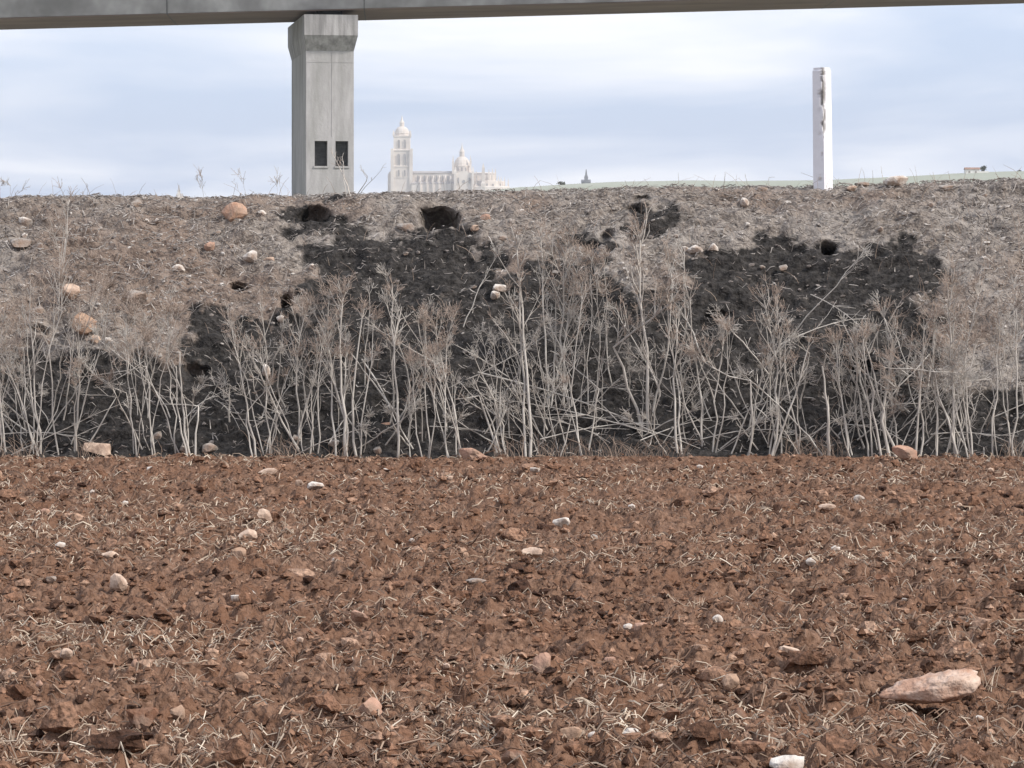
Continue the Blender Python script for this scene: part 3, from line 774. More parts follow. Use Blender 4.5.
FIELD_ST = [
 (473, 455, 26, 11, 'pink', 'pinkish orange rock at the field edge in the middle'),
 (906, 454, 27, 13, 'pink', 'rounded orange pink rock at the field edge on the right'),
 (265, 517, 12, 14, 'cream', 'pointed pink white stone, topmost of three in the left field'),
 (248, 537, 18, 13, 'cream', 'pale pink stone, middle of three in the left field'),
 (239, 554, 13, 11, 'tan', 'tan stone, lowest of three in the left field'),
 (119, 583.5, 17, 15, 'cream', 'wedge shaped cream stone alone in the left field'),
 (110, 556, 20, 8, 'cream', 'low pale stone above the wedge shaped cream stone'),
 (46, 512, 10, 6, 'pink', 'small pink stone far back near the left edge of the field'),
 (60, 545.5, 10, 6, 'white', 'small whitish stone near the left edge of the field'),
 (237, 598, 14, 6, 'white', 'flat white stone, left of a close pair in the left field'),
 (253, 594, 9, 7, 'white', 'small bright white stone, right of a close pair in the left field'),
 (268, 657, 9, 6, 'white', 'white pebble alone below the close pair of white stones'),
 (135, 665, 9, 10, 'pink', 'small upright pink stone in the lower left field'),
 (66, 653.5, 12, 10, 'cream', 'cream pink stone in the lower left field near the edge'),
 (179, 714, 15, 14, 'tan', 'round tan stone near the bottom of the left field'),
 (241, 676, 13, 9, 'tan', 'dull pink brown stone in the lower left field'),
 (40, 684, 8, 6, 'pink', 'little pink stone low at the far left of the field'),
 (317, 486, 17, 7, 'white', 'long white stone in the back of the field left of centre'),
 (299, 483, 8, 6, 'cream', 'small cream stone touching left of the long white stone'),
 (268, 472, 18, 7, 'cream', 'low pale stone close to the bank left of centre'),
 (335, 560, 14, 6, 'white', 'flat white stone alone left of the field centre'),
 (50, 579, 12, 6, 'grey', 'flat grey stone left of the wedge shaped cream stone'),
 (355, 481, 11, 6, 'cream', 'small pale stone in the back of the field below the pier'),
 (562, 522, 17, 9, 'white', 'bright white bone shaped stone in mid field'),
 (533, 553, 20, 9, 'cream', 'wide pinkish white stone below the bone shaped stone'),
 (477, 581, 20, 6, 'grey', 'long flat greyish stone left of the field centre'),
 (593, 538, 9, 6, 'grey', 'small greyish stone right of the bone shaped stone'),
 (359, 616, 17, 10, 'pink', 'rounded pink stone left of the field centre'),
 (368.5, 708, 24, 19, 'pink', 'big rounded pink stone with straw behind in the lower field'),
 (543, 666, 20, 20, 'pink', 'upright pink stone beside the dry grass tuft in mid field'),
 (610, 660, 11, 7, 'pink', 'small pink stone right of the upright pink stone'),
 (639, 629, 15, 11, 'pink', 'rounded pinkish stone touching a small white stone'),
 (628, 627, 9, 6, 'white', 'small white stone touching the rounded pinkish stone'),
 (662, 688, 18, 8, 'cream', 'flat cream stone right of centre in the lower field'),
 (632, 733, 17, 8, 'white', 'irregular bright white stone near the bottom right of centre'),
 (592, 736, 8, 7, 'white', 'small white pebble near the bottom beside a tan stone'),
 (571, 734, 20, 12, 'tan', 'tan stone near the bottom beside a small white pebble'),
 (930, 685, 105, 33, 'pink', 'big flat orange pink slab tilted in the lower right field'),
 (788, 765, 33, 15, 'white', 'large white stone cut by the bottom edge'),
 (897, 747, 20, 8, 'cream', 'flat cream stone below the big slab'),
 (978, 719, 11, 6, 'white', 'small white stone right below the big slab'),
 (718, 618.5, 10, 7, 'white', 'whitish pebble right of centre in mid field'),
 (789, 651, 19, 9, 'cream', 'pale cream stone up left of the big slab'),
 (827, 507, 16, 7, 'cream', 'low cream stone in the back of the right field'),
 (858, 498.5, 12, 6, 'white', 'small white stone in the back of the right field'),
 (795, 502, 12, 7, 'cream', 'pinkish cream stone left of the low cream stone'),
 (811, 562, 10, 7, 'white', 'small white stone among straw in the right mid field'),
 (883.5, 580, 14, 12, 'clodstone', 'round brown lump in the right mid field'),
 (731, 683, 16, 14, 'tan', 'orange brown rounded stone right of centre in the lower field'),
 (739, 713, 13, 11, 'clodstone', 'brown earthy lump below the orange brown stone'),
 (141, 720, 30, 22, 'clodstone', 'large brown earth lump in the bottom left field'),
 (512, 757, 30, 18, 'clodstone', 'large brown earth lump at the bottom centre'),
]
for s in FIELD_ST:
    if s[2] < 60: stone(*s[:5], s[5], 'f', sub=3 if s[2] > 18 else 2, planes=6 if s[4] == 'clodstone' else 9)
for ip, (px, py, w, h) in enumerate(sorted(((36, 521, 5, 4), (125, 503, 6, 4), (632, 507, 8, 6), (535, 470, 9, 5), (660, 493, 6, 4), (450, 478, 6, 4), (151, 469, 8, 5), (447, 666, 7, 5), (740, 499, 5, 5), (836, 549, 8, 6), (700, 467, 6, 4), (385, 470, 7, 4), (92, 492, 6, 4), (57, 473, 6, 4), (960, 505, 7, 4), (915, 480, 6, 4), (990, 470, 6, 4), (412, 540, 6, 4), (690, 560, 6, 5), (905, 600, 7, 5), (300, 640, 6, 5)))):
    stone(px, py, w, h, 'white' if int(px) % 3 else 'cream', 'tiny pale pebble, ' + ordinal(ip + 1) + ' from left of those in the field', 'f', FP, sub=1)
# the big layered slab
r = np.random.default_rng(5)
V, Fc = ICO[4]; V = V.copy()
V = np.sign(V) * np.abs(V) ** np.array([.8, .8, .62])
V *= (1 + .10 * noise2(V[:, 0] * 2.3 + 4, V[:, 1] * 2.1 + V[:, 2], 3) + .05 * noise2(V[:, 0] * 6, V[:, 1] * 6 + 2 * V[:, 2], 5))[:, None]
for nrm in rand_unit(r, 7):
    ex = V @ nrm - .86
    V -= np.where(ex > 0, ex * .9, 0)[:, None] * nrm[None]
lay = V[:, 2] * 3.0 + V[:, 0] * 0.9 + .55 * noise2(V[:, 0] * 2.2, V[:, 1] * 2.4, 9)
stp = (lay - np.floor(lay))
V[:, 2] += (-0.13 * np.clip(stp - .55, 0, 1) / .45) * (V[:, 2] > -.2)
V[:, :2] *= (1 - .09 * np.clip(stp - .6, 0, 1) / .4)[:, None]
V[:, 2] += .07 * fbm(V[:, 0] * 6, V[:, 1] * 9, 12, 4, .6)
x, d = on_field(927.5, 699); k = d / F
V = V / np.abs(V).max(0) * np.array([54 * k, 0.115, 15 * k])
# pointed left end, blunt lifted right end
tt = (V[:, 0] / (54 * k) + 1) / 2
V[:, 2] *= .55 + .55 * np.clip(tt * 1.6, 0, 1)
V[:, 1] *= .6 + .45 * np.clip(tt * 1.5, 0, 1)
an = 0.17
V = np.stack([V[:, 0] * math.cos(an) - V[:, 2] * math.sin(an), V[:, 1], V[:, 0] * math.sin(an) + V[:, 2] * math.cos(an)], 1)
M['st_slab'] = material('stone_slab', (0.47, 0.285, 0.20), 0.9, (0.32, 0.175, 0.115), 14, 9, 1.0, 30, 0.02, var2=(0.60, 0.46, 0.37), scale2=9)
o = link('stone', mesh_np('stone', V, Fc, True), M['st_slab'], None, (x, d, 0.036))
tag(o, [s[5] for s in FIELD_ST if s[2] > 60][0], 'stone')

# ------------------------------------------------------------------ clods, straw (nobody could count them)
def scatter_field(n, r, power=1.0):
    u_ = r.uniform(0, 1, n)
    y = 9.1 * ((FOOT - 0.02) / 9.1) ** (u_ ** power)
    x = r.uniform(-1, 1, n) * (0.158 * y + 1.15)
    return x, y
def clods(name, n, rmin, rmax, sub, nvar, seed):
    r = np.random.default_rng(seed)
    x, y = scatter_field(n, r)
    dens = fbm(x * 0.9, y * 1.6, 151, 3)
    keep = r.uniform(-1.0, .7, n) < dens + .25
    x, y = x[keep], y[keep]; n = len(x)
    size = rmin * (rmax / rmin) ** (r.uniform(0, 1, n) ** 2.2)
    z = field_h(x, y)
    parts = []; tint = []
    for vtx in range(nvar):
        Vb, Fb = rock_shape(sub, r, 5, 0.55, .55)
        idx = np.arange(vtx, n, nvar)
        th = r.uniform(0, 6.28, len(idx))
        c, s = np.cos(th), np.sin(th)
        st = np.stack([r.uniform(.8, 1.35, len(idx)), r.uniform(.7, 1.1, len(idx)), r.uniform(.45, .8, len(idx))], 1) * size[idx][:, None]
        P = Vb[None] * st[:, None, :]
        Q = np.stack([P[..., 0] * c[:, None] - P[..., 1] * s[:, None] + x[idx][:, None], P[..., 0] * s[:, None] + P[..., 1] * c[:, None] + y[idx][:, None], P[..., 2] + (z[idx] + st[:, 2] * .3)[:, None]], -1)
        parts.append((Q.reshape(-1, 3), (Fb[None] + (np.arange(len(idx)) * len(Vb))[:, None, None]).reshape(-1, 3)))
        tint.append(np.repeat(np.clip(.46 + .22 * fbm(x[idx] * .7, y[idx] * .9, 161, 2) + r.normal(0, .27, len(idx)), 0, 1), len(Vb)))
    V, Fs = merge(parts)
    me = mesh_np(name, V, Fs, False); set_attr(me, 'tint', np.concatenate(tint))
    return tag(link(name, me, M['clod']), None, None, None, 'stuff')
o = clods('soil_clods', 8200, .014, .062, 2, 8, 3) if False else clods('soil_clods', 13500, .012, .052, 1, 24, 3)
o['label'] = 'reddish brown clods of ploughed earth covering the field'; o['category'] = 'clods'
o = clods('earth_lumps', 1100, .028, .085, 2, 20, 6)
o['label'] = 'larger rough lumps of turned red brown earth in the field'; o['category'] = 'earth lumps'
# finer crumbs use a cheap octahedron-like lump
ICO[0] = (np.array([(1, 0, 0), (-1, 0, 0), (0, 1, 0), (0, -1, 0), (0, 0, 1), (0, 0, -1.)]), np.array([(0, 2, 4), (2, 1, 4), (1, 3, 4), (3, 0, 4), (2, 0, 5), (1, 2, 5), (3, 1, 5), (0, 3, 5)]))
o = clods('soil_crumbs', 66000, .008, .030, 0, 16, 4)
o['label'] = 'fine crumbs of red brown soil between the clods'; o['category'] = 'soil crumbs'

def lying_straw(n, r, l0, l1, w0, w1, ta, tb_):
    x, y = scatter_field(n, r)
    dens = fbm(x * .5 + 3, y * .8, 171, 3)
    keep = r.uniform(-1.1, .9, n) < dens * 1.7 - .05
    x, y = x[keep], y[keep]; n = len(x)
    L = r.uniform(l0, l1, n) * (1 + .8 * (r.uniform(0, 1, n) > .9)); th = r.uniform(0, 6.28, n); bend = r.normal(0, 1.0, n); rise = r.uniform(-.15, .2, n) + .25 * (r.uniform(0, 1, n) > .88)
    K = 3; P = np.zeros((n, K, 3)); cxp, cyp_ = x - np.cos(th) * L / 2, y - np.sin(th) * L / 2
    for i in range(K):
        t = i / (K - 1)
        P[:, i, 0] = cxp; P[:, i, 1] = cyp_
        P[:, i, 2] = np.maximum(field_h(cxp, cyp_), field_h(x, y) - .01) + .012 + rise * L * t + .012 * np.sin(t * 3.1)
        a = th + bend * (t - .3); cxp = cxp + np.cos(a) * L / (K - 1); cyp_ = cyp_ + np.sin(a) * L / (K - 1)
    R = r.uniform(w0, w1, n)[:, None] * np.array([1, 1, .6])[None] * (1 + (y[:, None] - 10) * .035)
    V, Fq = tubes(P, R, 3)
    me = mesh_np('straw', V, Fq, False); set_attr(me, 'tint', np.repeat(np.clip(ta + (tb_ - ta) * r.beta(1.5, 1.8, n) + .15 * dens[keep], 0, 1), K * 3))
    return me
o = link('field_fibres', lying_straw(30000, np.random.default_rng(9), .02, .09, .0016, .0040, -.15, .5), M['straw'])
tag(o, 'brown rotten stubble fibres matted into the field soil', 'stubble', None, 'stuff')
o = link('field_straw', lying_straw(36000, np.random.default_rng(8), .016, .085, .0013, .0032, .25, .95), M['straw'])
tag(o, 'loose pale straw strewn between the clods of the field', 'straw', None, 'stuff')

# dry grass tufts standing in the field
def blades(base, n, r, hmin, hmax, spread, rad, lean=.5):
    K = 4; th = r.uniform(0, 6.28, n); L = r.uniform(hmin, hmax, n); ln_ = r.uniform(.05, lean, n) + .6 * (r.uniform(0, 1, n) > .8)
    b = np.asarray(base)[None] + np.stack([r.normal(0, spread, n), r.normal(0, spread, n), np.zeros(n)], 1)
    P = np.zeros((n, K, 3))
    for i in range(K):
        t = i / (K - 1)
        P[:, i] = b + np.stack([np.cos(th) * L * t * (ln_ * (.4 + .9 * t)), np.sin(th) * L * t * (ln_ * (.4 + .9 * t)), L * t * (1 - .35 * ln_ * t)], 1)
    R = r.uniform(.6, 1.2, n)[:, None] * rad * np.array([1, .9, .7, .3])[None]
    return P, R
TUFTS = [(511, 666, 34, 26, 'spiky pale dry grass tuft left of the upright pink stone'),
 (427, 634, 26, 10, 'sparse dry grass tuft left of centre in mid field'),
 (639, 690, 24, 12, 'thin dry grass tuft above the flat cream stone'),
 (388, 702, 22, 16, 'dry straw tuft behind the big rounded pink stone'),
 (81, 640, 26, 4, 'pair of upright straw stems, left one, in the left field'),
 (102, 640, 26, 4, 'pair of upright straw stems, right one, in the left field'),
 (12, 742, 36, 9, 'pale straw tuft at the bottom left edge'),
 (188, 684, 22, 9, 'small straw tuft above the round tan stone'),
 (334, 668, 34, 5, 'thin upright straws left of centre in the lower field'),
 (957, 642, 32, 3, 'single upright straws above the big slab'),
 (985, 682, 40, 9, 'tall straws curling beside the right end of the big slab'),
 (812, 570, 18, 7, 'short straw tuft among stones in the right mid field'),
 (170, 668, 18, 8, 'low straw tuft in the lower left field'),
 (700, 600, 14, 8, 'low straw tuft right of centre in mid field'),
 (905, 636, 16, 8, 'low straw tuft up left of the big slab')]
for px, py, h, n, lab in TUFTS:
    r = np.random.default_rng(int(px) + 5)
    x, d = on_field(px, py); z = float(field_h(np.array(x), np.array(d)))
    P, R = blades((x, d, z - .01), n, r, h * d / F * .5, h * d / F * 1.05, .022 if n > 5 else .01, .0022)
    V, Fq = tubes(P, R, 3); V -= np.array([x, d, z])
    me = mesh_np('grass_tuft', V, Fq); set_attr(me, 'tint', np.repeat(r.uniform(.55, 1, n), 12))
    tag(link('grass_tuft', me, M['straw'], None, (x, d, z)), lab, 'grass tuft', 'dry tufts in the field')

# ------------------------------------------------------------------ litter, pebbles and dry grass on the bank
r = np.random.default_rng(21)
n = 26000
x = r.uniform(-6.2, 6.2, n); s = r.uniform(0.0, 1.25, n)
p, dkv, pit = bank_surface(x, s)
keep = (r.uniform(0, 1, n) > dkv * np.where(s < .3, .72, .88)) & (pit < .05)
x, s, p, dkv = x[keep], s[keep], p[keep], dkv[keep]; n = len(x)
L = r.uniform(.015, .095, n); th = r.normal(0, .55, n) + (r.uniform(0, 1, n) > .8) * r.uniform(0, 3, n)
K = 3; P = np.zeros((n, K, 3))
for i in range(K):
    t = (i - 1) / 2
    q, _, _ = bank_surface(x + np.cos(th) * L * t, s + np.sin(th) * L * t / 3.4)
    P[:, i, 0] = x + np.cos(th) * L * t; P[:, i, 1] = q[:, 1] - .012 - r.uniform(0, .012, n); P[:, i, 2] = q[:, 2] + .010 + r.uniform(-.004, .016, n)
bad = np.abs(P[:, 0, 1] - P[:, 2, 1]) > .25
P = P[~bad]; n = len(P)
R = (r.uniform(.0018, .0055, n))[:, None] * np.array([.7, 1, .6])[None]
V, Fq = tubes(P, R, 3)
me = mesh_np('litter', V, Fq); set_attr(me, 'tint', np.repeat(np.clip(r.beta(2, 2, n), 0, 1), K * 3))
tag(link('bank_litter', me, M['litter']), 'matted grey dead stems and litter covering the bank', 'litter', None, 'stuff')
# pebbles / lumps
n = 13000
x = r.uniform(-6.2, 6.2, n); s = r.uniform(0.02, 1.12, n)
p, dkv, pit = bank_surface(x, s)
keep = (pit < .05) & (r.uniform(0, 1, n) > dkv * .72); x, p, dkv = x[keep], p[keep], dkv[keep]; n = len(x)
parts = []; tint = []
size = .006 * (4.2) ** (r.uniform(0, 1, n) ** 2.5)
for vtx in range(8):
    Vb, Fb = rock_shape(1, r, 5, .2)
    idx = np.arange(vtx, n, 8)
    st = size[idx][:, None] * np.stack([r.uniform(.9, 1.9, len(idx)), np.ones(len(idx)), r.uniform(.5, .9, len(idx))], 1)
    th = r.uniform(-.5, .5, len(idx)); Q = Vb[None] * st[:, None]
    Q = np.stack([Q[..., 0] * np.cos(th)[:, None] - Q[..., 2] * np.sin(th)[:, None], Q[..., 1], Q[..., 0] * np.sin(th)[:, None] + Q[..., 2] * np.cos(th)[:, None]], -1) + p[idx][:, None, :]
    parts.append((Q.reshape(-1, 3), (Fb[None] + (np.arange(len(idx)) * len(Vb))[:, None, None]).reshape(-1, 3)))
    tint.append(np.repeat(np.clip((r.beta(2, 2.2, len(idx)) + .7 * (r.uniform(0, 1, len(idx)) > .92)) * (1 - .5 * dkv[idx]), 0, 1), len(Vb)))
V, Fs = merge(parts)
me = mesh_np('lumps', V, Fs); set_attr(me, 'tint', np.concatenate(tint))
tag(link('bank_gravel', me, M['litter']), 'small grey brown stones and earth lumps on the bank', 'gravel', None, 'stuff')
# dry grass: sparse over the bank, thick in the upper left and right
n = 9000
x = r.uniform(-6.2, 6.2, n); s = r.uniform(0.0, 1.1, n)
p, dkv, pit = bank_surface(x, s)
gx_, gy_ = proj(p[:, 0], p[:, 1], p[:, 2])
den = .10 + .9 * np.exp(-((gx_ - 90) / 120) ** 2 - ((gy_ - 300) / 55) ** 2) + .8 * np.exp(-((gx_ - 985) / 75) ** 2 - ((gy_ - 310) / 60) ** 2) + .5 * np.exp(-((gx_ - 600) / 90) ** 2 - ((gy_ - 255) / 25) ** 2)
keep = (r.uniform(0, 1, n) < den * (1 - .7 * dkv)) & (pit < .05); p = p[keep]
fn = 1500; fxx = r.uniform(-6, 6, fn); fxx = fxx[fbm(fxx * 1.6, fxx * 0, 5, 3) > -.1]
p = np.concatenate([p, np.stack([fxx, FOOT + r.normal(-.03, .05, len(fxx)), np.full(len(fxx), .0)], 1)]); n = len(p)
th = r.uniform(0, 6.28, n); L = r.uniform(.06, .24, n); ln_ = r.uniform(.1, .8, n)
P = np.zeros((n, 4, 3))
for i in range(4):
    t = i / 3
    P[:, i] = p + np.stack([np.cos(th) * L * t * ln_ * (.4 + t), -np.abs(np.sin(th)) * L * t * ln_ * .6, L * t * (1 - .4 * ln_ * t) - .01], 1)
R = r.uniform(.0011, .0024, n)[:, None] * np.array([1, .9, .8, .5])[None]
V, Fq = tubes(P, R, 3); me = mesh_np('grass', V, Fq); set_attr(me, 'tint', np.repeat(np.clip(r.beta(2, 2, n), 0, 1), 12))
tag(link('dry_grass', me, M['grass']), 'thin dry brown grass growing over the bank', 'grass', None, 'stuff')

# ------------------------------------------------------------------ dry weeds
class Tw:
    """collects tapering polylines by point count"""
    def __init__(s): s.d = {}
    def add(s, pts, rad):
        s.d.setdefault(len(pts), []).append((pts, rad))
    def mesh(s, name, origin, sides=4):
        parts = []
        for k, lst in s.d.items():
            V, Fq = tubes(np.array([a for a, b in lst]), np.array([b for a, b in lst]), sides); parts.append((V, Fq))
        V, Fs = merge(parts)
        return mesh_np(name, V - np.asarray(origin)[None], Fs, True)
    def __len__(s): return sum(len(v) for v in s.d.values())
def polyline(a, b, k, r, wob):
    a, b = np.asarray(a, float), np.asarray(b, float); L = np.linalg.norm(b - a)
    t = np.linspace(0, 1, k)[:, None]
    off = np.zeros((k, 3)); ph = r.uniform(0, 6.28, 3); am = r.normal(0, wob, 3) * L * np.array([1, .7, .25])
    for i in range(3): off[:, i] = am[i] * (np.sin(t[:, 0] * 3.6 + ph[i]) - (math.sin(ph[i]) * (1 - t[:, 0]) + math.sin(3.6 + ph[i]) * t[:, 0]))
    kink = r.normal(0, wob * .22, (k, 3)) * L; kink[0] = 0; kink[-1] = 0; kink[:, 2] *= .3
    return a + (b - a) * t + off + kink
def umbel(tw, tip, d, r, size, nr_=9, rad=.0013):
    d = d / (np.linalg.norm(d) + 1e-9)
    for i in range(nr_):
        e = d * r.uniform(.6, 1.0) + rand_unit(r, 1)[0] * .75
        q = tip + e * size * r.uniform(.6, 1.1)
        q2 = q + (e + rand_unit(r, 1)[0] * .8) * size * .35
        tw.add([tip, q, q2], [rad, rad, rad * 1.3])
def grow(a, b, r, r0, tb, tu, dens=1.0, umb=1.0, lo=.35, spread=1.0, stems=None):
    """a stem from a to b with side branches and seed heads"""
    k = 8; pl = polyline(a, b, k, r, .04)
    L = np.linalg.norm(pl[-1] - pl[0])
    if r.uniform() < .16:                      # snapped top hanging over
        kk = int(r.integers(4, 6)); piv = pl[kk].copy(); sd = r.choice([-1, 1]); am_ = r.uniform(.9, 2.0)
        rel = pl[kk + 1:] - piv; c_, s_ = math.cos(am_ * sd), math.sin(am_ * sd)
        pl[kk + 1:, 0] = piv[0] + rel[:, 0] * c_ + rel[:, 2] * s_; pl[kk + 1:, 2] = piv[2] - rel[:, 0] * s_ + rel[:, 2] * c_
    stems.append((pl, [r0 * (1 - .62 * i / (k - 1)) for i in range(k)]))
    axis = (pl[-1] - pl[0]) / L
    nb = int(max(0, r.poisson(7 * dens * L)))
    for i in range(nb):
        t = lo + (1 - lo) * r.uniform(0, 1) ** .8
        f_ = t * (k - 1); i0 = min(int(f_), k - 2); p0 = pl[i0] + (pl[i0 + 1] - pl[i0]) * (f_ - i0)
        th = r.uniform(0, 6.28); out = np.array([math.cos(th), math.sin(th) * .8 - .1, 0])
        up = r.uniform(1.2, 2.3)
        dirv = out * spread + axis * up; dirv /= np.linalg.norm(dirv)
        bl = L * r.uniform(.12, .34) * (1.15 - .6 * t)
        q = p0 + dirv * bl + np.array([0, 0, bl * .15])
        bpl = polyline(p0, q, 4, r, .05)
        rb = max(r0 * r.uniform(.32, .5), .0022)
        tb.add(bpl, [rb, rb * .85, rb * .7, rb * .5])
        if r.uniform() < .65 * umb: umbel(tu, bpl[-1], q - p0, r, .035 + .03 * r.uniform(), 7)
        for j in range(r.poisson(1.6)):
            m0 = bpl[r.integers(1, 3)]; d2 = dirv + rand_unit(r, 1)[0] * .75; d2 /= np.linalg.norm(d2)
            e = m0 + d2 * bl * r.uniform(.3, .6)
            spl = polyline(m0, e, 3, r, .05)
            tb.add(spl, [rb * .55, rb * .5, rb * .35])
            if r.uniform() < .6 * umb: umbel(tu, spl[-1], d2, r, .03 + .025 * r.uniform(), 6)
    if umb > .2:
        for i in range(int(3 + 5 * umb)):
            d2 = axis + rand_unit(r, 1)[0] * .6; e = pl[-1] + d2 * L * .07 * r.uniform(.5, 1.2)
            tb.add([pl[-1], (pl[-1] + e) / 2 + r.normal(0, .004, 3), e], [r0 * .3, r0 * .25, r0 * .2]); umbel(tu, e, d2, r, .035 + .025 * r.uniform(), 8)
GW = 'dry weeds growing on the bank'
def weed(bx, by, tx, ty, n, r0, label, dens=1.0, umb=1.0, spread=1.0, fan=.10, lo=.48, crest=False, group=GW):
    r = np.random.default_rng(int(bx * 31 + by * 7 + tx))
    B = bank_point(bx, by)
    if not crest: B = B + np.array([0, -.03, -.02])
    k = B[1] / F
    dy = r.uniform(-.18, .05)
    T = np.array([(tx - 512) / F * (B[1] + dy), B[1] + dy, EYE + (HZ - ty) / F * (B[1] + dy)])
    o = empty('dry_weed', B); tag(o, label, 'dry weed', group)
    tb, tu = Tw(), Tw(); st = []
    dens = dens * r.choice([.45, .8, 1.0, 1.35]); spread = spread * r.uniform(.7, 1.3)
    H = np.linalg.norm(T - B)
    for i in range(n):
        jb = np.array([r.normal(0, .035), r.uniform(-.03, .03), -.03]) if i else np.array([0, 0, -.03])
        jt = np.array([r.normal(0, fan * 1.7), r.normal(0, .08), -abs(r.normal(0, .22))]) * H if i else np.zeros(3)
        grow(B + jb, T + jt, r, r0 * (1 if i == 0 else r.uniform(.6, .95)), tb, tu, dens, umb, lo, spread, st)
    for pl, rad in st:
        V, Fq = tubes(pl[None], np.array(rad)[None], 6)
        link('stem', mesh_np('stem', V - B[None], Fq, True), M['stalk'], o)
    if len(tb): tag(link('branches', tb.mesh('branches', B), M['twig'], o), kind='stuff')
    if len(tu): tag(link('seed_heads', tu.mesh('seed_heads', B, 3), M['head'], o), kind='stuff')
    return o
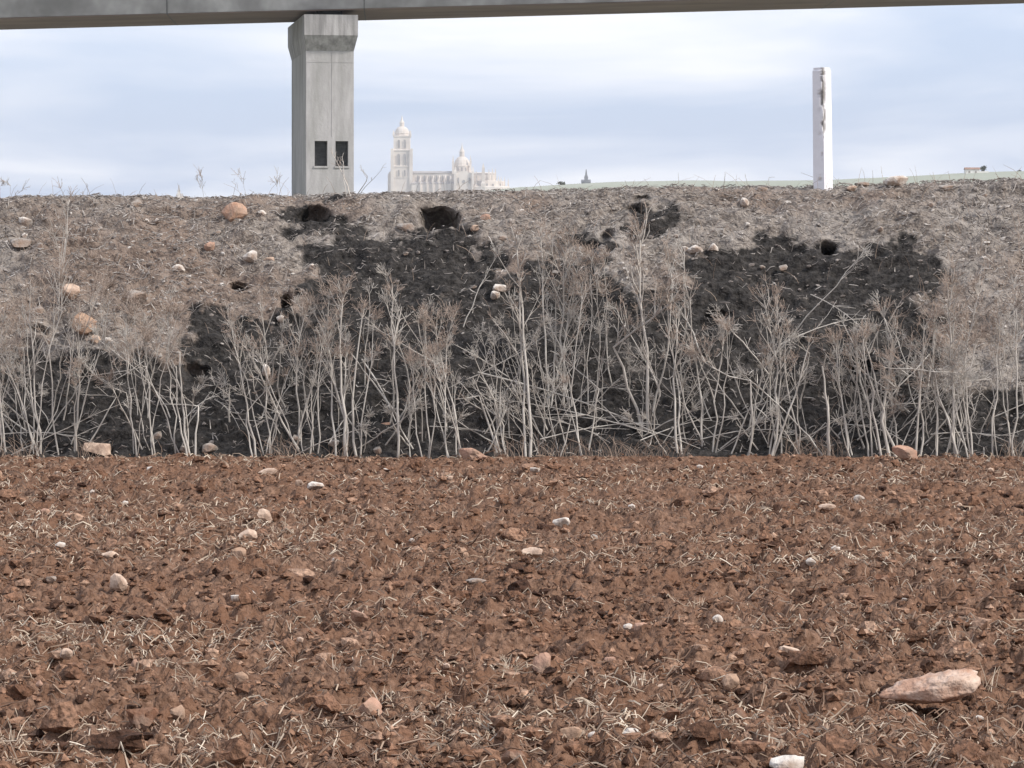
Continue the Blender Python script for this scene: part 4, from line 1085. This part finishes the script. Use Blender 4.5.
W = [  # base, top, stems, radius, label, density, heads
 (6, 450, 4, 318, 3, .009, 'bushy dry weed cut by the left edge', 1.0, .8),
 (30, 451, 22, 312, 2, .009, 'straight pale dry weed second from the left edge', .8, .7),
 (41, 452, 30, 296, 3, .009, 'many stemmed dry weed below the big grey tan rock', .9, .8),
 (37, 451, 62, 288, 2, .009, 'tall dry weed leaning right across the big tan orange rock', 1.0, .9),
 (59, 449, 68, 205, 1, .008, 'tallest dry weed at the left reaching near the crest', .8, .5),
 (75, 451, 78, 330, 2, .010, 'paired straight stems below the big tan orange rock', .7, .6),
 (137, 452, 126, 318, 2, .009, 'dry weed with dense fuzzy crown below the wide greyish rock', 1.3, 1.3),
 (156, 451, 158, 300, 3, .009, 'tall three stemmed dry weed right of the fuzzy crowned one', 1.2, 1.2),
 (176, 449, 168, 318, 2, .008, 'pinkish crowned dry weed on the left half', 1.1, 1.2),
 (191, 454, 180, 352, 4, .011, 'clump of thick pale broken stems on the left half', .5, .3),
 (256, 452, 232, 330, 2, .010, 'dry weed leaning left at the left flank of the middle thicket', 1.0, .8),
 (270, 449, 262, 312, 3, .009, 'upright dry weed under the small round burrow', 1.0, .8),
 (300, 445, 246, 348, 2, .011, 'long dry stems leaning strongly left below the pier', .7, .5),
 (300, 438, 304, 318, 2, .009, 'forked dry weed directly below the pier', 1.1, .8),
 (318, 448, 326, 330, 2, .008, 'thin dry weed left of the thick pale one below the pier', 1.0, .8),
 (346, 456, 343, 298, 4, .014, 'thickest pale dry weed with pinkish bushy crown below the pier', 1.2, 1.3),
 (357, 454, 362, 318, 2, .010, 'dry weed touching right of the thickest pale one', 1.0, 1.0),
 (398, 456, 393, 300, 1, .011, 'lone straight dry stalk with small crown left of centre', .45, .9),
 (398, 412, 350, 352, 1, .010, 'dry stem slanting up left across the lone straight stalk', .4, .3),
 (398, 415, 432, 340, 1, .009, 'dry stem slanting up right across the lone straight stalk', .6, .6),
 (428, 455, 424, 330, 3, .008, 'fuzzy dry weed right of the lone straight stalk', 1.2, 1.1),
 (448, 456, 452, 322, 2, .008, 'slim dry weed left of the two white stones', 1.1, 1.0),
 (460, 455, 436, 330, 2, .008, 'dry weed leaning left at mid bank', 1.0, 1.0),
 (497, 448, 474, 372, 2, .010, 'bent bare dry stem near the middle of the bank foot', .4, .3),
 (508, 455, 505, 360, 1, .009, 'single bare dry stem right of the bent one', .5, .4),
 (530, 456, 517, 250, 2, .012, 'tall dry weed with wide crown right of the two white stones', 1.0, 1.1),
 (549, 402, 541, 242, 2, .010, 'very tall dry weed rooted mid slope left of centre', 1.0, 1.1),
 (563, 402, 568, 248, 2, .010, 'tall dry weed rooted mid slope under the dark hollows', 1.0, 1.2),
 (582, 455, 582, 300, 2, .011, 'stout dry weed at the bank foot centre', .9, .8),
 (588, 400, 592, 262, 2, .008, 'slender dry weed rooted mid slope at centre', 1.0, 1.0),
 (612, 380, 604, 268, 1, .008, 'slim dry weed rooted high at centre right', 1.0, 1.0),
 (648, 425, 640, 240, 2, .013, 'tallest tree like dry weed right of centre', 1.1, 1.1),
 (652, 410, 668, 262, 1, .009, 'dry weed leaning right behind the tree like one', 1.0, 1.0),
 (678, 452, 676, 318, 2, .010, 'straight dry weed right of the tree like one', .9, .8),
 (702, 440, 690, 300, 2, .009, 'dry weed under the left end of the right black patch', .9, .7),
 (712, 450, 724, 330, 2, .009, 'forked dry weed under the pair of white stones', 1.0, .8),
 (748, 452, 742, 322, 2, .010, 'dry weed with feathery top below the right black patch', 1.1, 1.0),
 (770, 455, 764, 300, 2, .011, 'tall dry weed crossing the right black patch', .9, .8),
 (772, 452, 808, 348, 1, .009, 'dry stem leaning right below the right black patch', .7, .6),
 (800, 450, 786, 338, 2, .009, 'thin dry weed left of the stout bare stalk', 1.0, .8),
 (828, 456, 822, 366, 1, .013, 'stout bare dry stalk with few twigs below the post', .4, .3),
 (848, 452, 836, 345, 2, .009, 'dry weed right of the stout bare stalk', 1.0, .8),
 (890, 456, 884, 318, 3, .013, 'thick whitish dry weed below the right black patch end', 1.1, .9),
 (868, 454, 856, 350, 1, .009, 'slanting dry weed left of the thick whitish one', .9, .8),
 (915, 452, 924, 330, 2, .010, 'dry weed leaning right of the thick whitish one', 1.0, .8),
 (936, 455, 934, 322, 2, .011, 'dry weed at the left flank of the right hand thicket', 1.1, 1.0),
 (955, 456, 952, 288, 3, .012, 'tall bushy dry weed with pinkish crown in the right thicket', 1.4, 1.4),
 (972, 455, 978, 296, 3, .011, 'dense dry weed in the middle of the right thicket', 1.3, 1.3),
 (992, 454, 1000, 318, 2, .011, 'dry weed right of the dense one in the right thicket', 1.1, 1.0),
 (1012, 455, 1016, 308, 3, .012, 'bushy dry weed cut by the right edge', 1.2, 1.1),
 (60, 272, 66, 222, 3, .006, 'small dry shrub high on the bank at the left', 1.6, .6),
 (104, 345, 110, 290, 2, .006, 'small dry weed beside the big tan orange rock', 1.3, 1.2),
]
r_var = np.random.default_rng(2).uniform(.7, 1.25, len(W))
for k_, i in enumerate(W):
    weed(i[0], i[1], i[2], i[3], i[4], i[5] * r_var[k_], i[6], i[7] * .85, i[8] ** 2 * 1.15)
# weeds on the crest against the sky
for i in [(813, 190, 809, 176, 2, .003, 'short dry grass stem at the left foot of the white post', 1.2, .2), (834, 190, 839, 178, 2, .003, 'short dry grass stem at the right foot of the white post', 1.2, .2),
          (10, 199, 8, 172, 2, .0018, 'faint dry weed against the sky at the left edge', 3, 1.5),
          (88, 198, 87, 183, 2, .0018, 'little dry stems against the sky at the left', 1.5, .3),
          (205, 198, 202, 176, 2, .0016, 'faint feathery dry weed against the sky left of the orange rock', 3, 1.2),
          (246, 198, 240, 171, 2, .0016, 'faint tall dry weed against the sky above the orange rock', 3, 1.4),
          (282, 198, 276, 167, 2, .0016, 'faint tall dry weed against the sky close left of the pier', 3, 1.4),
          (352, 196, 331, 152, 2, .006, 'bare twigs leaning left across the pier foot', 1.2, .1),
          (354, 196, 372, 168, 2, .005, 'bare twigs leaning right beside the pier foot', 1.5, .2),
          (724, 190, 725, 172, 1, .004, 'short dry stem on the crest left of the white stone', .8, .2),
          (749, 190, 745, 174, 1, .004, 'leaning short dry stem on the crest above the white stone', .8, .2),
          (769, 189, 768, 172, 1, .004, 'short upright dry stem on the crest left of the post', .8, .2),
          (884, 183, 881, 166, 1, .004, 'short dry stem on the crest left of the whitish slab', .8, .2)]:
    weed(*i[:6], i[6], i[7], i[8] * .12, crest=True, group='dry weeds on the bank crest')

# thin bare stalks filling the thickets, each its own object
SECT = [(0, 120, 18, 'thin bare dry stalk in the thicket at the left edge'), (120, 215, 10, 'thin bare dry stalk among the fuzzy crowned weeds on the left'),
        (228, 365, 22, 'thin bare dry stalk in the thicket below the pier'), (365, 510, 30, 'thin bare dry stalk on the black slope left of centre'),
        (510, 690, 42, 'thin bare dry stalk in the tall thicket at the centre'), (690, 850, 36, 'thin bare dry stalk below the right black patch'),
        (850, 1030, 46, 'thin bare dry stalk in the dense right hand thicket')]
for x0, x1, n, lab in SECT:
    r = np.random.default_rng(x0 + 3)
    for i, bx in enumerate(sorted(np.clip(r.choice([w_[0] for w_ in W if x0 <= w_[0] <= x1 and w_[1] > 400], n) + r.normal(0, 9, n), x0, x1))):
        by = 456 - abs(r.normal(0, 34)); hh = r.uniform(25, 115)
        B = bank_point(bx, by) + np.array([0, -.02, -.03])
        k = B[1] / F; dy = r.uniform(-.2, .1)
        tx = bx + r.normal(0, 34); T = B + np.array([(tx - bx) * k, dy, hh * k])
        tb, tu, st = Tw(), Tw(), []
        grow(B, T, r, r.uniform(.003, .0085), tb, tu, .5, .35, .3, 1.1, st)
        for pl, rad in st: tb.add(pl, rad)
        for kk, lst in tu.d.items(): tb.d.setdefault(kk, []).extend(lst)
        tag(link('dry_stalk', tb.mesh('dry_stalk', B, 4), M['stalk' if r.uniform() < .55 else 'twig'], None, B), lab.replace('thin bare dry stalk', ('short' if hh < 70 else 'tall' if hh > 100 else 'thin') + ' dry stalk' + (' leaning left' if tx < bx - 12 else ' leaning right' if tx > bx + 12 else '') + ', ' + ordinal(i + 1) + ' from left') , 'dry stalk', lab.replace('thin bare dry stalk', 'thin bare stalks'))
# fallen stalks lying over the slope
FALL = [(478, 378, 655, 436, .011, 'long fallen pale stalk sloping down right at the middle'), (362, 365, 396, 425, .010, 'fallen stalk sloping down to the lone straight stalk'),
        (540, 445, 660, 428, .007, 'fallen stalk lying nearly flat at the centre foot'), (655, 440, 480, 402, .007, 'fallen stalk under the long fallen pale stalk'),
        (590, 398, 630, 397, .006, 'short horizontal fallen stalk left of the tree like weed'), (0, 440, 95, 446, .007, 'fallen stalk along the bank foot at the left'),
        (215, 405, 240, 432, .006, 'short bent fallen stalk between the left and middle thickets'), (185, 425, 220, 400, .006, 'fallen stalk propped on the broken stems at the left'),
        (330, 448, 360, 410, .008, 'fallen stalk propped against the thickest pale weed'), (700, 445, 790, 436, .006, 'fallen stalk along the foot below the right black patch'),
        (780, 350, 868, 322, .007, 'arched fallen stalk on the lower edge of the right black patch'), (810, 300, 868, 340, .006, 'fallen stalk running down from the right black patch'),
        (838, 430, 905, 446, .007, 'fallen stalk beside the thick whitish weed'), (930, 440, 1010, 446, .007, 'fallen stalk at the foot of the right thicket'),
        (560, 420, 700, 452, .006, 'thin fallen stalk at the foot right of centre'), (430, 432, 530, 450, .006, 'thin fallen stalk at the foot left of centre'),
        (520, 420, 610, 446, .006, 'thin fallen stalk between the stout centre weeds'), (640, 446, 735, 420, .006, 'fallen stalk rising right under the forked weed')]
for ax, ay, bx, by, rr, lab in FALL:
    r = np.random.default_rng(int(ax * 3 + bx))
    A = bank_point(ax, ay) + np.array([0, -.05, .05]); B = bank_point(bx, by) + np.array([0, -.05, .03])
    mid = [bank_point(ax + (bx - ax) * t, ay + (by - ay) * t) + np.array([0, -.06, .05 + .04 * math.sin(3.14 * t)]) for t in (.2, .4, .6, .8)]
    pl = [A] + mid + [B]; tb, tu = Tw(), Tw()
    tb.add(pl, [rr * .8 * (1 - .5 * i / 5) for i in range(6)])
    for i in range(7):
        j = r.integers(1, 5); d2 = (B - A) / np.linalg.norm(B - A) + rand_unit(r, 1)[0] * .8; e = pl[j] + d2 * r.uniform(.08, .25); e[1] = min(e[1], pl[j][1] + .02)
        e[2] = max(e[2], pl[j][2] - .02)
        tb.add([pl[j], (pl[j] + e) / 2 + r.normal(0, .006, 3), e], [rr * .4, rr * .33, rr * .25])
    tag(link('fallen_stalk', tb.mesh('fallen_stalk', A, 5), M['stalk'], None, A), lab, 'fallen stalk', 'fallen stalks lying on the bank')

# ------------------------------------------------------------------ haze
if True:
    m = bpy.data.materials.new('haze'); m.use_nodes = True; N = m.node_tree.nodes; N.clear()
    ou = N.new('ShaderNodeOutputMaterial'); pv = N.new('ShaderNodeVolumePrincipled')
    pv.inputs['Color'].default_value = (0.93, 0.95, 1.0, 1); pv.inputs['Density'].default_value = 0.00015; pv.inputs['Anisotropy'].default_value = 0.2
    m.node_tree.links.new(pv.outputs[0], ou.inputs['Volume'])
    mb = MB(); mb.box(-6600, 6600, -450, 4400, -2.0, 190)
    hz = mb.build('haze', m); tag(hz, None, None, None, 'stuff')
    hz['label'] = 'thin pale haze in the air over the far land'; hz['category'] = 'haze'
